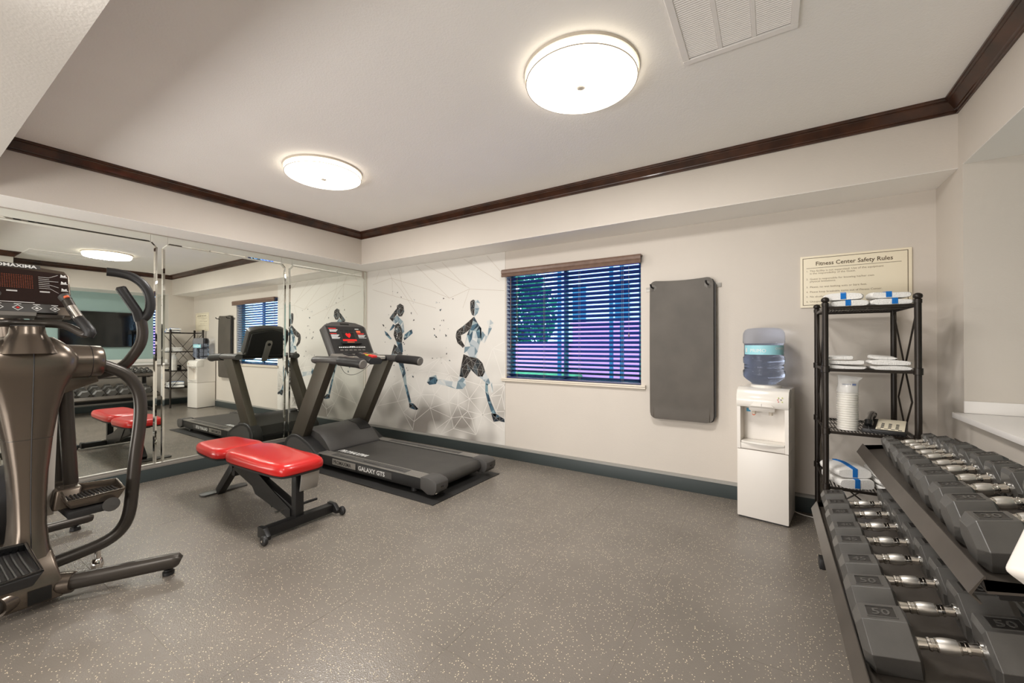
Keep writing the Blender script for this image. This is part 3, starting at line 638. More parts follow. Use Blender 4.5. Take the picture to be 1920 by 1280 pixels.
lower = [(50, 1.585, .150, .385, .125, 'nearest to the camera'), (50, 1.772, .150, .385, .125, 'second from the camera'), (45, 1.952, .143, .375, .12, 'third from the camera'), (45, 2.128, .143, .375, .12, 'fourth from the camera'),
         (40, 2.302, .137, .365, .115, 'fourth from the far end'), (40, 2.47, .137, .365, .115, 'third from the far end'), (35, 2.632, .131, .35, .108, 'second from the far end'), (35, 2.79, .131, .35, .108, 'at the far end, below the towels')]
upper = [(30, 1.555, .128, .33, .105, 'nearest to the camera'), (30, 1.708, .128, .33, .105, 'second from the camera'), (25, 1.860, .121, .315, .098, 'third from the camera'), (25, 2.003, .121, .315, .098, 'fourth from the camera'),
         (20, 2.140, .110, .295, .088, 'fifth from the camera'), (20, 2.267, .110, .295, .088, 'sixth from the camera'), (15, 2.388, .100, .275, .078, 'sixth from the far end'), (15, 2.503, .100, .275, .078, 'fifth from the far end'),
         (10, 2.612, .088, .25, .066, 'fourth from the far end'), (10, 2.715, .088, .25, .066, 'third from the far end'), (5, 2.808, .070, .215, .054, 'second from the far end'), (5, 2.893, .070, .215, .054, 'at the far end')]
for rows, tn, cx, word in ((lower, 'l', .422, 'lower'), (upper, 'u', .612, 'upper')):
    first = {}
    for lb, y, AF, L, hl, wh in rows:
        lab = f'black {lb} hex dumbbell on the {word} rack tier, {wh}'
        g_ = f'hex dumbbells on the {word} tier of the rack'
        if lb in first: d_ = dup(first[lb], (0, 0, 0), lab)
        else: d_ = first[lb] = dumbbell(lb, AF, L, hl, lab, g_)
        put(d_, cx, y, tn)

# ---------------------------------------------------------------- shelf tower
tw = thing('shelf_tower', 'black metal four-shelf tower rack in the corner niche', 'shelf', (.487, 3.41, 0))
FX0, FX1, FY0, FY1 = .280, .692, 3.135, 3.675
SH = [.385, .722, 1.098, 1.476]
for x in (FX0, FX1):
    for y in (FY0, FY1):
        p = obj('post', MB().lathe([(.011, 0), (.016, .004), (.016, 1.478), (.0185, 1.478), (.0185, 1.50), (.011, 1.503)], (x, y, 0), 16), 'post', tw, world=True)
        obj('ball_cap', MB().lathe([(.010, 1.5), (.0195, 1.508), (.0215, 1.517), (.019, 1.527), (.010, 1.534), (.001, 1.536)], (x, y, 0), 16), 'post', p, world=True)
        for z in SH[:3]: obj('collar', MB().lathe([(.0165, z-.022), (.0215, z-.020), (.0215, z+.016), (.0165, z+.018)], (x, y, 0), 16), 'post', p, world=True)
for z in SH:
    q = join(MB().box(FX0, FX1, FY0-.004, FY0+.006, z-.016, z), MB().box(FX0, FX1, FY1-.006, FY1+.004, z-.016, z), MB().box(FX0-.005, FX0+.005, FY0, FY1, z-.016, z), MB().box(FX1-.005, FX1+.005, FY0, FY1, z-.016, z))
    s_ = obj('shelf', q, 'post', tw, world=True)
    q = MB(); x = FX0+.016
    while x < FX1-.008:
        q.box(x-.0028, x+.0028, FY0+.004, FY1-.004, z-.006, z-.001); x += .0165
    for y in (FY0+.18, FY0+.36): q.box(FX0+.004, FX1-.004, y-.003, y+.003, z-.011, z-.006)
    obj('wire_slats', q, 'post', s_, world=True, kind='stuff')
ym = (FY0+FY1)/2
for x in (FX0, FX1):
    for pts in ([(FY0+.01, 1.455), (ym+.012, 1.09), (ym+.15, .91), (ym, .73), (FY0+.02, .40)], [(FY1-.01, 1.455), (ym-.012, 1.09), (ym-.15, .91), (ym, .73), (FY1-.02, .40)]):
        obj('cross_rod', MB().tube([(x, a, b) for a, b in pts], .005, 8), 'post', tw, world=True)
for pts in ([(FX0, .385), ((FX0+FX1)/2, .2), (FX1, .03)], [(FX1, .385), ((FX0+FX1)/2, .2), (FX0, .03)]):
    obj('cross_rod', MB().tube([(a, FY1, b) for a, b in pts], .005, 8), 'post', tw, world=True)

def towel_mb(w_, d_, h, seed, folds=2):
    rnd = random.Random(seed); q = MB()
    n = 10; rings = []
    m_ = 20
    # rounded cross-section (x,z) swept along y, with wobble
    for j in range(n+1):
        y = -d_/2+d_*j/n; e = 1-.10*abs(2*j/n-1)**6; ring = []
        for k in range(m_):
            a = 2*pi*k/m_; c, s_ = cos(a), sin(a)
            px = (abs(c)**.42)*(1 if c >= 0 else -1)*w_/2*e; pz = h/2+(abs(s_)**.60)*(1 if s_ >= 0 else -1)*h/2*(e if s_ > 0 else 1)
            if s_ > .2: pz += .004*sin(px*24+seed)+.003*sin(y*31+seed*2)
            ring.append((px+.002*rnd.uniform(-1, 1), y+.002*rnd.uniform(-1, 1), max(0, pz)))
        rings.append(ring)
    q.loft(rings); return q
def towel(x, y, z, w_, d_, h, rz, label, stripe, seed, grp, sxoff=.0):
    t = thing('folded_towel', label, 'towel', (x, y, z), rz, grp)
    a = obj('cloth', towel_mb(w_, d_, h, seed), 'towel', t, smooth=60)
    if stripe:
        q = MB(); m_ = 16; rings = []
        src = towel_mb(w_, d_, h, seed)
        # band that follows the towel: same section, scaled, between two x positions
        src.b.free()
        for yy in [-d_/2-.0015+(d_+.003)*j/12 for j in range(13)]: rings.append(yy)
        top, bot = [], []
        e = lambda yy: 1-.10*min(1, abs(2*yy/d_))**6
        prof = [(-d_/2-.0018, .004), (-d_/2-.0022, h*.3), (-d_/2-.0022, h*.62), (-d_/2-.0022, h*.94+.004)]+[(yy, h*e(yy)+.0042+.004*sin(sxoff*24+seed)+.003*sin(yy*31+seed*2)) for yy in [(-d_/2+.006)+(d_-.012)*k/10 for k in range(11)]]+[(d_/2+.0022, h*.94+.004), (d_/2+.0022, h*.62), (d_/2+.0022, h*.3), (d_/2+.0018, .004)]
        inn = [(yy*.97, zz-.004 if zz > .01 else zz) for yy, zz in prof]
        q.loft([[(xx, yy, zz) for yy, zz in prof+inn[::-1]] for xx in (sxoff-.013, sxoff+.013)])
        obj('blue_stripe', q, 'blue', t, smooth=60)
    return t
zt = SH[3]+.0005
G1 = 'blue-striped towels on the top shelf'
towel(.395, 3.235, zt, .195, .15, .036, R(2), 'white towel with blue stripe, bottom of the left stack on the tower top', True, 1, G1, -.005)
towel(.375, 3.235, zt+.0405, .195, .15, .038, R(-4), 'white towel with blue stripe, upper of the left stack on the tower top', True, 2, G1, .0)
towel(.590, 3.225, zt, .19, .15, .036, R(0), 'white towel with blue stripe, bottom of the right stack on the tower top', True, 3, G1, .01)
towel(.585, 3.240, zt+.0405, .185, .15, .036, R(3), 'white towel with blue stripe, upper of the right stack on the tower top', True, 4, G1, -.012)
z1_ = SH[2]+.0005
G2 = 'plain white towels on the second shelf'
for k, (x, w_, hh, lab) in enumerate(((.385, .20, .022, 'plain white towel, bottom of the left pile on the second shelf down'), (.378, .195, .022, 'plain white towel, middle of the left pile on the second shelf down'), (.350, .14, .020, 'plain white towel, top of the left pile on the second shelf down'))):
    towel(x, 3.25, z1_+k*.0285, w_, .17, hh, R(2*k-2), lab, False, 10+k, G2)
for k, (x, w_, hh, lab) in enumerate(((.588, .185, .022, 'plain white towel, bottom of the right pile on the second shelf down'), (.585, .19, .026, 'plain white towel, middle of the right pile on the second shelf down'), (.560, .12, .018, 'plain white towel, top of the right pile on the second shelf down'))):
    towel(x, 3.25, z1_+(0, .0285, .061)[k], w_, .17, hh, R(1-2*k), lab, False, 20+k, G2)
z0_ = SH[0]+.0005
G3 = 'towels on the lowest shelf'
towel(.395, 3.27, z0_, .19, .24, .055, R(18), 'white towel with blue stripe, bottom of the front stack on the lowest shelf', True, 31, G3, .0)
towel(.385, 3.275, z0_+.0595, .19, .22, .055, R(20), 'white towel with blue stripe, upper of the front stack on the lowest shelf', True, 32, G3, .0)
for k in range(3):
    towel(.585, 3.30, z0_+k*.0355, .16, .26, .028, R(14-4*k), ('plain white towel, bottom of the right pile on the lowest shelf', 'plain white towel, middle of the right pile on the lowest shelf', 'plain white towel, top of the right pile on the lowest shelf')[k], False, 40+k, G3)

# sleeve of foam cups
cu_ = thing('cup_sleeve', 'tall stack of white foam cups in a clear plastic sleeve on the third shelf', 'cups', (.395, 3.225, SH[1]+.0005))
for k in range(16):
    z = .003+k*.0142
    if k == 0:
        q = MB().lathe([(.050, 0), (.0525, .002), (.0525, .007), (.0495, .009), (.0455, .014), (.044, .016)], n=28); o = obj('foam_cup', q, 'foam', cu_); cm = o.data
    else: o = bpy.data.objects.new('foam_cup', cm); COL.objects.link(o); o.parent = cu_
    o.location = (.0015*sin(k*.5), 0, z)
q = MB(); n = 28; rings = []
for z, rx, ry, dx in ((.232, .0525, .0525, 0), (.245, .052, .052, 0), (.262, .051, .048, .002), (.285, .050, .038, .004), (.305, .052, .024, .006), (.322, .058, .008, .010), (.330, .061, .003, .012)):
    rings.append([(dx+rx*cos(2*pi*k/n), ry*sin(2*pi*k/n)+.003*sin(5*2*pi*k/n), z+(.012*cos(2*pi*k/n) if z > .31 else 0)*-.6) for k in range(n)])
q.loft(rings, cap=False); obj('sleeve_top', q, 'film', cu_)
q = MB(); rings = []
for z in [.004+i*.0142/2 for i in range(33)]:
    rings.append([(r_*cos(2*pi*k/n), r_*sin(2*pi*k/n), z) for k in range(n) for r_ in [.0536+.0006*sin(z*442)]])
q.loft(rings, cap=False); obj('sleeve', q, mat('clear_film', (245, 244, 240), .2, alpha=.22), cu_)
obj('printed_mark', join(MB().box(.018, .036, -.0418, -.0412, .276, .287), MB().box(-.03, .012, -.0428, -.0424, .279, .2805), MB().box(-.03, .012, -.0428, -.0424, .283, .2845)), mat('blue_grey_print', (90, 104, 140), .5), cu_)

# telephone
ph = thing('telephone', 'black desk telephone with white keypad face on the third shelf beside the cups', 'telephone', (.575, 3.265, SH[1]+.0005), R(-14))
q = MB().prism([(-.11, 0), (.10, 0), (.11, .05), (.09, .062), (-.11, .026)], 'x', -.095, .095); obj('base', q, 'blkpl', ph, bevel=.005)
fa = (Vector((0, .20, .036))).normalized()
q = MB().prism([(-.104, .0285), (.086, .0625), (.086, .0645), (-.104, .0305)], 'x', -.035, .089); obj('face_plate', q, 'cream', ph, bevel=.001, label='off-white keypad face')
for r_ in range(4):
    for c in range(3):
        y = -.075+r_*.024; x = -.008+c*.032; z = .0305+(y+.104)*(.034/.19)
        obj('key', MB().box(x-.0065, x+.0065, y-.0045, y+.0045, z-.001, z+.003), 'blkpl', ph)
for c in range(4):
    x = -.02+c*.03; obj('key', MB().box(x-.008, x+.008, -.1, -.093, .031, .034), 'dkgrey', ph)
q = MB().tube([(-.066, -.10, .045), (-.066, -.085, .062), (-.066, -.05, .072), (-.066, 0, .083), (-.066, .06, .090), (-.066, .095, .086), (-.066, .108, .070)], [.018, .023, .016, .014, .016, .023, .018], 12); obj('handset', q, 'blkgloss', ph)
pts = []
for i in range(150):
    t = i/149; pts.append((-.05+.13*t, -.118-.005*sin(t*3), .009+.0), ) ; pts[-1] = (pts[-1][0], pts[-1][1]+.005*cos(i*1.25), pts[-1][2]+.005*sin(i*1.25))
obj('coiled_cord', join(MB().tube(pts, .0017, 5), MB().tube([(-.066, -.10, .04), (-.062, -.115, .025), (-.05, -.12, .01)], .002, 6)), 'blkpl', ph)

# ---------------------------------------------------------------- water cooler
wc = thing('water_cooler', 'white free-standing water cooler by the far wall, left of the shelf tower', 'water cooler', (-.033, 3.535, 0), R(-8.2))
hw, hd = .157, .165
obj('feet', MB().box(-hw+.01, hw-.01, -hd+.012, hd-.01, 0, .012), 'blkpl', wc)
q = join(MB().box(-hw, hw, -hd, hd, .010, .492)); obj('lower_cabinet', q, 'white', wc, bevel=.006)
# upper body with an open dispensing bay
q = MB().box(-hw, hw, -hd+.115, hd, .496, .93).box(-hw, -hw+.022, -hd, -hd+.115, .496, .80).box(hw-.022, hw, -hd, -hd+.115, .496, .80)
obj('upper_body', q, 'white', wc)
q = MB().prism([(-hd+.115, .80), (-hd-.004, .80), (-hd-.012, .825), (-hd-.008, .88), (-hd+.012, .918), (-hd+.05, .934), (-hd+.115, .936)], 'x', -hw-.002, hw+.002)
hood = obj('hood', q, 'white_gloss', wc, bevel=.004, smooth=40)
obj('hood_tab', MB().prism([(-.07, .808), (.075, .808), (.06, .826), (.02, .834), (-.05, .832)], 'y', -hd-.016, -hd-.006), 'white', hood, bevel=.002)
obj('panel_seam', MB().box(-.001, .001, -hd-.0165, -hd-.0155, .81, .83), 'midgrey', hood)
q = MB()
for i, (x, z) in enumerate(((.10, .878), (.115, .866), (.10, .852), (.122, .88), (.122, .852), (.096, .865))): obj('indicator_dot', MB().cyl((x, -hd-.0135, z), (x, -hd-.0075, z), .0032, 10), ('greenlab', 'blkpl', 'redpl', 'greenlab', 'greenlab', 'redpl')[i], hood)
obj('spout_bar', MB().prism([(-.085, .798), (.075, .798), (.075, .775), (.06, .769), (-.07, .769), (-.085, .778)], 'y', -hd+.02, -hd+.07), 'white', wc, bevel=.003)
for x in (-.055, .048): obj('spout', MB().lathe([(.012, .745), (.014, .77), (.016, .78)], (x, -hd+.045, 0), 16), 'shade', wc)
obj('energy_sticker', MB().box(-.117, -.09, -hd+.1142, -hd+.1149, .75, .775), 'bluelabel', wc)
obj('warning_sticker', MB().cyl((-.07, -hd+.1140, .735), (-.07, -hd+.1149, .735), .011, 20), 'orange', wc)
obj('drip_tray', MB().prism([(-.132, -hd+.114), (.132, -hd+.114), (.132, -hd+.004), (.07, -hd-.012), (0, -hd-.017), (-.07, -hd-.012), (-.132, -hd+.004)], 'z', .538, .552), 'white_gloss', wc, bevel=.003)
obj('tray_front', MB().box(-.134, .134, -hd+.004, -hd+.02, .497, .537), 'white', wc, bevel=.002)
obj('bottle_collar', MB().lathe([(.100, .93), (.098, .95), (.090, .956), (.072, .957), (.070, .93)], n=40), 'white_gloss', wc)
q = MB().tube([(.05, hd, .30), (.09, hd+.02, .25), (.12, hd+.015, .12), (.14, hd+.0, .02), (.18, hd-.02, .006), (.30, hd-.03, .006), (.40, hd-.02, .006)], .0035, 8, smooth=2); obj('power_cord', q, 'white', wc)
bt = thing('water_bottle', 'clear blue water bottle upturned on the white water cooler', 'bottle', (-.047, 3.52, .958), 0)
PB = [(.0, 0), (.075, 0), (.088, .012), (.112, .030), (.128, .048), (.133, .062), (.133, .095), (.128, .101), (.1255, .108), (.1255, .145), (.128, .150), (.132, .155), (.132, .192), (.128, .197), (.1255, .203), (.1255, .290), (.129, .296), (.133, .302), (.133, .352), (.130, .372), (.120, .392), (.104, .404), (.06, .409), (0.001, .410)]
obj('shell', MB().lathe([(max(r, .001), z) for r, z in PB], n=56), 'bottle', bt, smooth=50)
wt = [(max(r-.003, .001), z) for r, z in PB[1:16]]; wt = [(.001, .002)]+[(wt[0][0], .002)]+wt[1:-1]+[(.1225, .296), (.001, .296)]
obj('water', MB().lathe(wt, n=56), 'water', bt, smooth=50)
q = MB(); rr = .1262; n = 30; a0, a1 = R(-158), R(-12)
for i in range(n):
    t0, t1 = a0+(a1-a0)*i/n, a0+(a1-a0)*(i+1)/n
    q.poly([(rr*cos(t0), rr*sin(t0), .215), (rr*cos(t1), rr*sin(t1), .215), (rr*cos(t1), rr*sin(t1), .282), (rr*cos(t0), rr*sin(t0), .282)])
obj('label_band', q, 'tealpl', bt)
def onarc(z0, amid):
    return lambda co: Vector(((rr+.0006)*cos(amid+co.x/rr), (rr+.0006)*sin(amid+co.x/rr), z0+co.y))
for s_, z0, am, sz in (('PRIMO', .232, R(-106), .035), ('OWIN', .250, R(-38), .026)):
    obj('label_lettering', text(s_, sz, (0, 0, 0), (1, 0, 0), (0, 0, 1), 'CENTER', bend=onarc(z0, am), spacing=1.05), 'print', bt)
obj('label_mark', MB().poly([((rr+.0006)*cos(a), (rr+.0006)*sin(a), z) for a, z in ((R(-150), .232), (R(-144), .232), (R(-144), .262), (R(-150), .262))]), 'print', bt)

# wipes dispenser standing at the near end of the rack
wd = thing('wipes_dispenser', 'white wipes dispenser with blue panel, blurred at the right edge of the photo', 'dispenser', (.44, 1.02, 0))
obj('stand_base', MB().lathe([(.15, 0), (.15, .012), (.03, .02), (.001, .02)], (.44, 1.02, 0), 32), 'white', wd, world=True)
obj('pole', MB().cyl((.44, 1.02, .015), (.44, 1.02, .88), .016, 16), 'white', wd, world=True)
mt_ = Matrix.Translation((.398, 1.0, .888)) @ Matrix.Rotation(R(25), 4, 'Z') @ Matrix.Rotation(R(38), 4, 'Y') @ Matrix.Rotation(R(-14), 4, 'X')
obj('housing', MB().box(-.07, .10, -.03, .03, -.05, .06).xf(mt_), 'white', wd, world=True, bevel=.012, seg=4)
obj('blue_panel', MB().box(-.045, .085, -.0315, -.0302, -.028, .040).xf(mt_), 'bluepl', wd, world=True)
# ---------------------------------------------------------------- treadmill on its rubber mat
q = MB(); nx = 24
def wav(x, y): return .006*max(0, sin((x+3.2)*9))*(1 if y < 2.5 and x < -2.9 and x > -3.7 else 0)
top = [[q.b.verts.new((-4.35+(4.35-2.208)*i/nx, 2.335 if j == 0 else 3.25 if j == 3 else (2.42, 3.1)[j-1], .006+wav(-4.35+2.142*i/nx, (2.335, 2.42, 3.1, 3.25)[j]))) for j in range(4)] for i in range(nx+1)]
bot = [[q.b.verts.new((v.co.x, v.co.y, v.co.z-.0055)) for v in r] for r in top]
for i in range(nx):
    for j in range(3): q.b.faces.new((top[i][j], top[i+1][j], top[i+1][j+1], top[i][j+1])); q.b.faces.new((bot[i][j], bot[i][j+1], bot[i+1][j+1], bot[i+1][j]))
    q.b.faces.new((top[i][0], bot[i][0], bot[i+1][0], top[i+1][0])); q.b.faces.new((top[i][3], top[i+1][3], bot[i+1][3], bot[i][3]))
for j in range(3): q.b.faces.new((top[0][j], top[0][j+1], bot[0][j+1], bot[0][j])); q.b.faces.new((top[nx][j], bot[nx][j], bot[nx][j+1], top[nx][j+1]))
tag(obj('rubber_mat', q, 'treadmat'), 'black rubber equipment mat on the floor beneath the treadmill', 'mat')
tm = thing('treadmill', 'grey treadmill with heart display, facing the mirror beside the mural', 'treadmill', (-3.3, 2.82, .007))
def O(name, mb, m_, par=None, **k): return obj(name, mb, m_, par or tm, world=True, **k)
A, B = 2.425, 3.225                       # near and far sides
for s, (y0, y1) in enumerate(((A, A+.11), (B-.11, B))):
    r_ = O('side_rail', MB().box(-4.0, -2.36, y0, y1, .055, .148), 'blk', bevel=.004)
    O('foot_rail', MB().box(-3.9, -2.42, y0+.004, y1-.004, .149, .158), 'dkgrey', r_, bevel=.002)
    q = MB()
    for k in range(5):
        for xa, xb in ((-3.84, -3.66), (-2.62, -2.42)): q.box(xa, xb, y0+.012+k*.018, y0+.024+k*.018, .158, .1605)
    O('tread_ridge', q, 'silver', r_)
    O('edge_strip', MB().box(-3.66, -2.62, (y1-.022 if s == 0 else y0+.014), (y1-.014 if s == 0 else y0+.022), .158, .162), 'silver', r_)
    O('edge_strip', MB().box(-3.9, -2.42, (y0-.001 if s == 0 else y1-.008), (y0+.008 if s == 0 else y1+.001), .150, .159), 'silver', r_)
    q = MB()
    for xa in (-3.55, -3.2, -2.9): q.box(xa, xa+.22, (y0+y1)/2-.016, (y0+y1)/2-.012, .158, .1597)
    O('slot', q, 'blkgloss', r_)
    # rear end cap, tapered under
    yy0, yy1 = y0-.012, y1+.022 if s == 0 else y1+.012
    if s: yy0 = y0-.022
    q = MB().loft([[(x, yy0, zb), (x, yy1, zb), (x, yy1, zt_), (x, yy0, zt_)] for x, zb, zt_ in ((-2.42, .07, .163), (-2.34, .035, .168), (-2.27, .045, .155), (-2.245, .085, .135))])
    c_ = O('end_cap', q, 'dkgrey', bevel=.005)
    O('adjuster_slot', MB().box(-2.262, -2.240, (yy0+yy1)/2-.012, (yy0+yy1)/2+.012, .095, .105), 'blkgloss', c_)
    O('cap_lip', MB().prism([(-2.32, .03), (-2.25, .055), (-2.235, .068), (-2.30, .044)], 'y', yy0+.01, yy1-.01), 'steel', c_)
    O('rubber_foot', MB().cyl((-2.55, (y0+y1)/2, .0125), (-2.55, (y0+y1)/2, .058), .03, 16), 'blkpl')
    O('rubber_foot', MB().cyl((-4.1, (y0+y1)/2, .0125), (-4.1, (y0+y1)/2, .08), .03, 16), 'blkpl')
# belt wrapping the rollers
q = MB(); pr = [(-3.95, .150)]+[(-3.85, .153), (-2.42, .153)]+[(-2.36+.052*sin(a), .101+.052*cos(a)) for a in [R(x) for x in range(0, 181, 20)]]+[(-3.95, .049)]
q.prism(pr, 'y', A+.118, B-.118); O('belt', q, 'belt', smooth=40)
O('belt_mark', join(MB().box(-3.45, -3.446, A+.15, A+.151, .153, .1535), text('PROMAXIMA', .085, (-3.76, A+.158, .1538), (1, 0, 0), (0, 1, 0), sx=.86, shear=.3, bold=.0025)), 'print')
q = text('PROMAXIMA', .050, (-3.60, A-.0016, .088), (1, 0, 0), (0, 0, 1), sx=.93, bold=.001)
pl = O('nameplate', MB().box(-3.615, -3.265, A-.0012, A, .078, .134), 'silver'); O('nameplate_lettering', q, 'blk', pl)
pl = O('nameplate', MB().box(-3.235, -2.775, A-.0012, A, .076, .132), 'dkgrey'); O('nameplate_lettering', text('GALAXY GTS', .054, (-3.225, A-.0016, .086), (1, 0, 0), (0, 0, 1), sx=1.13, bold=.0012), 'print', pl)
# motor hood
def hoodring(y, k): return [(x, y, .10+(z-.10)*k) for x, z in ((-4.33, .10), (-4.33, .25), (-4.25, .345), (-4.12, .375), (-3.98, .345), (-3.88, .275), (-3.80, .185), (-3.785, .150), (-3.785, .10))]
q = MB().loft([hoodring(y, k) for y, k in ((A+.09, .88), (A+.13, .97), (A+.3, 1), (B-.3, 1), (B-.13, .97), (B-.09, .88))])
hd_ = O('motor_hood', q, 'dkgrey', bevel=.0, smooth=40, label='dark grey moulded motor hood')
O('hood_lip', MB().tube([(-3.775, A+.10, .152), (-3.775, B-.10, .152)], .012, 10), 'blkpl', hd_)
O('hood_panel', MB().loft([[(x, y, z) for x, z in ((-4.20, .362), (-4.12, .379), (-3.98, .349), (-3.90, .295), (-3.905, .29), (-3.99, .343), (-4.12, .372), (-4.2, .357))] for y in (B-.26, B-.12)]), 'blkpl', hd_)
O('base_pan', MB().box(-4.40, -3.7, A+.03, B-.03, .05, .13), 'blk', bevel=.01)
for y0, y1 in ((A-.02, A+.10), (B-.10, B+.02)):
    prof = [(-4.46, .09), (-4.45, .19), (-4.40, .25), (-4.32, .29), (-4.24, .30), (-4.14, .285), (-4.0, .24), (-3.90, .185), (-3.83, .15), (-3.82, .09)]
    w_ = O('side_cover', MB().prism(prof, 'y', y0, y1), 'blkpl', bevel=.012, seg=3, smooth=50, label='black rounded side cover at the foot of the upright')
    O('cover_face', MB().prism([(-4.40, .12), (-4.385, .20), (-4.32, .255), (-4.24, .268), (-4.15, .255), (-4.02, .21), (-3.93, .165), (-3.90, .12)], 'y', y0-.002 if y0 < 3 else y1, y0 if y0 < 3 else y1+.002), 'dkgrey', w_)
for y0, y1 in ((A, A+.085), (B-.065, B+.02)):
    q = MB().prism([(-4.40, .2), (-4.175, .2), (-3.665, 1.07), (-3.89, 1.07)], 'y', y0, y1)
    O('upright', q, 'upright', bevel=.006)
    gy = (y0+y1)/2
    q = MB().tube([(-3.98, gy, 1.085), (-3.95, gy, 1.085), (-3.60, gy, 1.085), (-3.56, gy, 1.085)], [.045, .052, .052, .047], 16, sy=1); q.b.transform(Matrix.Translation((0, 0, 1.085*.22)) @ Matrix.Diagonal((1, 1, .78, 1)))
    h_ = O('handrail', q, 'dkgrey')
    q = MB().tube([(-3.56, gy, 1.082), (-3.30, gy, 1.070), (-3.235, gy, 1.063), (-3.215, gy, 1.060)], [.047, .048, .050, .046], 16); O('rubber_grip', q, 'blkpl', h_)
    O('end_disc', MB().tube([(-3.216, gy, 1.060), (-3.206, gy, 1.059)], [.046, .036], 16), 'midgrey', h_)
    O('bracket', MB().box(-3.80, -3.74, gy-.03, gy+.03, 1.02, 1.07), 'blk', h_, bevel=.01)
# crossbar and pulse grips between the rails
O('crossbar', MB().tube([(-3.72, A+.08, 1.085), (-3.70, A+.25, 1.085), (-3.70, B-.25, 1.085), (-3.72, B-.05, 1.085)], .030, 14, smooth=1), 'blkpl')
for y in (A+.20, B-.20):
    O('pulse_grip', MB().tube([(-3.655, y-.06, 1.10), (-3.655, y+.06, 1.10)], .021, 14), 'steel')
# control pod with stop key
q = MB().loft([[(x, y, z) for y, z in ((2.73, z0_a), (2.76, z0_a+.035), (2.89, z0_a+.035), (2.92, z0_a), (2.89, z0_a-.03), (2.76, z0_a-.03))] for x, z0_a in ((-3.72, 1.115), (-3.60, 1.10), (-3.50, 1.075), (-3.475, 1.065))])
pd = O('control_pod', q, 'blkpl', bevel=.008)
O('pod_label', MB().prism([(-3.70, 1.1515), (-3.51, 1.1125), (-3.51, 1.1145), (-3.70, 1.1535)], 'y', 2.775, 2.875), 'dkgrey', pd)
O('stop_key', MB().prism([(-3.565, 1.125), (-3.49, 1.105), (-3.488, 1.125), (-3.55, 1.140)], 'y', 2.795, 2.855), 'redpl', pd, bevel=.004)
O('key_surround', MB().prism([(-3.60, 1.133), (-3.565, 1.126), (-3.563, 1.134), (-3.60, 1.141)], 'y', 2.785, 2.865), 'yellow', pd)
O('key_light', MB().prism([(-3.675, 1.148), (-3.64, 1.141), (-3.638, 1.146), (-3.675, 1.153)], 'y', 2.80, 2.85), 'orange', pd)
for y in (2.78, 2.86):
    for xx in (-3.68, -3.65, -3.62): O('pod_key', MB().box(xx, xx+.018, y-.0, y+.014, 1.140+(-3.62-xx)*.2, 1.148+(-3.62-xx)*.2), 'midgrey', pd)
O('safety_lead', MB().tube([(-3.52, 2.80, 1.05), (-3.53, 2.72, .98), (-3.56, 2.62, .93), (-3.60, 2.55, .95), (-3.62, 2.52, 1.02), (-3.62, 2.50, 1.06)], .0022, 6, smooth=3), 'blkpl')
# console : local frame u = +Y (reading), v = up the leaning face, n = toward the user (+X)
cb = Vector((-3.80, 2.815, 1.135)); v_ = (Vector((-4.03, 2.79, 1.47))-Vector((-3.84, 2.815, 1.135))).normalized(); v_ = Vector((v_.x, 0, v_.z)).normalized(); u_ = Vector((0, 1, 0)); n_ = u_.cross(v_)
def CF(u, v, n=0): return cb+u_*u+v_*v+n_*n
def cprism(pts, n0, n1): q = MB(); q.loft([[CF(a, b, n0) for a, b in pts], [CF(a, b, n1) for a, b in pts]]); return q
out = [(-.255, 0), (.255, 0), (.262, .35), (.235, .372), (.15, .405), (0, .418), (-.15, .405), (-.235, .372), (-.262, .35)]
con = O('console', cprism(out, -.085, 0), 'dkgrey', bevel=.008, smooth=40)
O('console_face', cprism([(-.235, .012), (.235, .012), (.238, .352), (-.238, .352)], 0, .0015), 'blkpl', con)
O('top_badge', cprism([(-.055, .372), (.055, .372), (.055, .39), (-.055, .39)], 0, .002), 'blkgloss', con)
O('console_back', cprism([(-.23, .02), (.23, .02), (.235, .34), (0, .40), (-.235, .34)], -.115, -.085), 'blkpl', con, bevel=.012, seg=3)
O('rear_arm', cprism([(-.035, -.06), (.035, -.06), (.04, .22), (.025, .25), (-.025, .25), (-.04, .22)], -.135, -.115), 'silver', con, bevel=.006, label='silver support arm on the back of the console')
O('arm_knob', MB().cyl(CF(0, .20, -.142), CF(0, .20, -.135), .02, 18), 'blkpl', con)
O('display_window', cprism([(-.075, .195), (.075, .195), (.075, .275), (-.075, .275)], .0015, .002), 'blkgloss', con)
hp = [(0, .205), (.028, .235), (.034, .250), (.028, .263), (.014, .265), (0, .254), (-.014, .265), (-.028, .263), (-.034, .250), (-.028, .235)]
O('heart_light', cprism([(a*.95, b) for a, b in hp], .002, .003), 'redled', con)
O('led_row', cprism([(-.085, .168), (.085, .168), (.085, .188), (-.085, .188)], .0015, .0022), 'redled', con)
q = MB()
for k in range(3): q = join(q, cprism([(-.085+k*.06, .287), (-.037+k*.06, .287), (-.037+k*.06, .303), (-.085+k*.06, .303)], .0015, .0022))
O('readout_windows', q, 'blkgloss', con)
O('amber_row', cprism([(-.04, .150), (.05, .150), (.05, .158), (-.04, .158)], .0015, .0022), 'orange', con)
def clines(u0, u1, vs_, t, mt2, nm):
    q = MB()
    for i, v in enumerate(vs_): q = join(q, cprism([(u0, v), (u1-.012*(i % 3), v), (u1-.012*(i % 3), v+t), (u0, v+t)], .0015, .0021))
    O(nm, q, mt2, con)
clines(-.215, -.125, (.318, .253), .008, 'redpl', 'red_heading'); clines(-.21, -.11, (.304, .293, .282, .240, .229, .218, .207, .196), .005, 'print', 'white_legend')
clines(.12, .215, (.262, .252), .006, 'redpl', 'red_legend'); clines(.125, .225, (.240, .229, .218, .205), .005, 'print', 'white_legend')
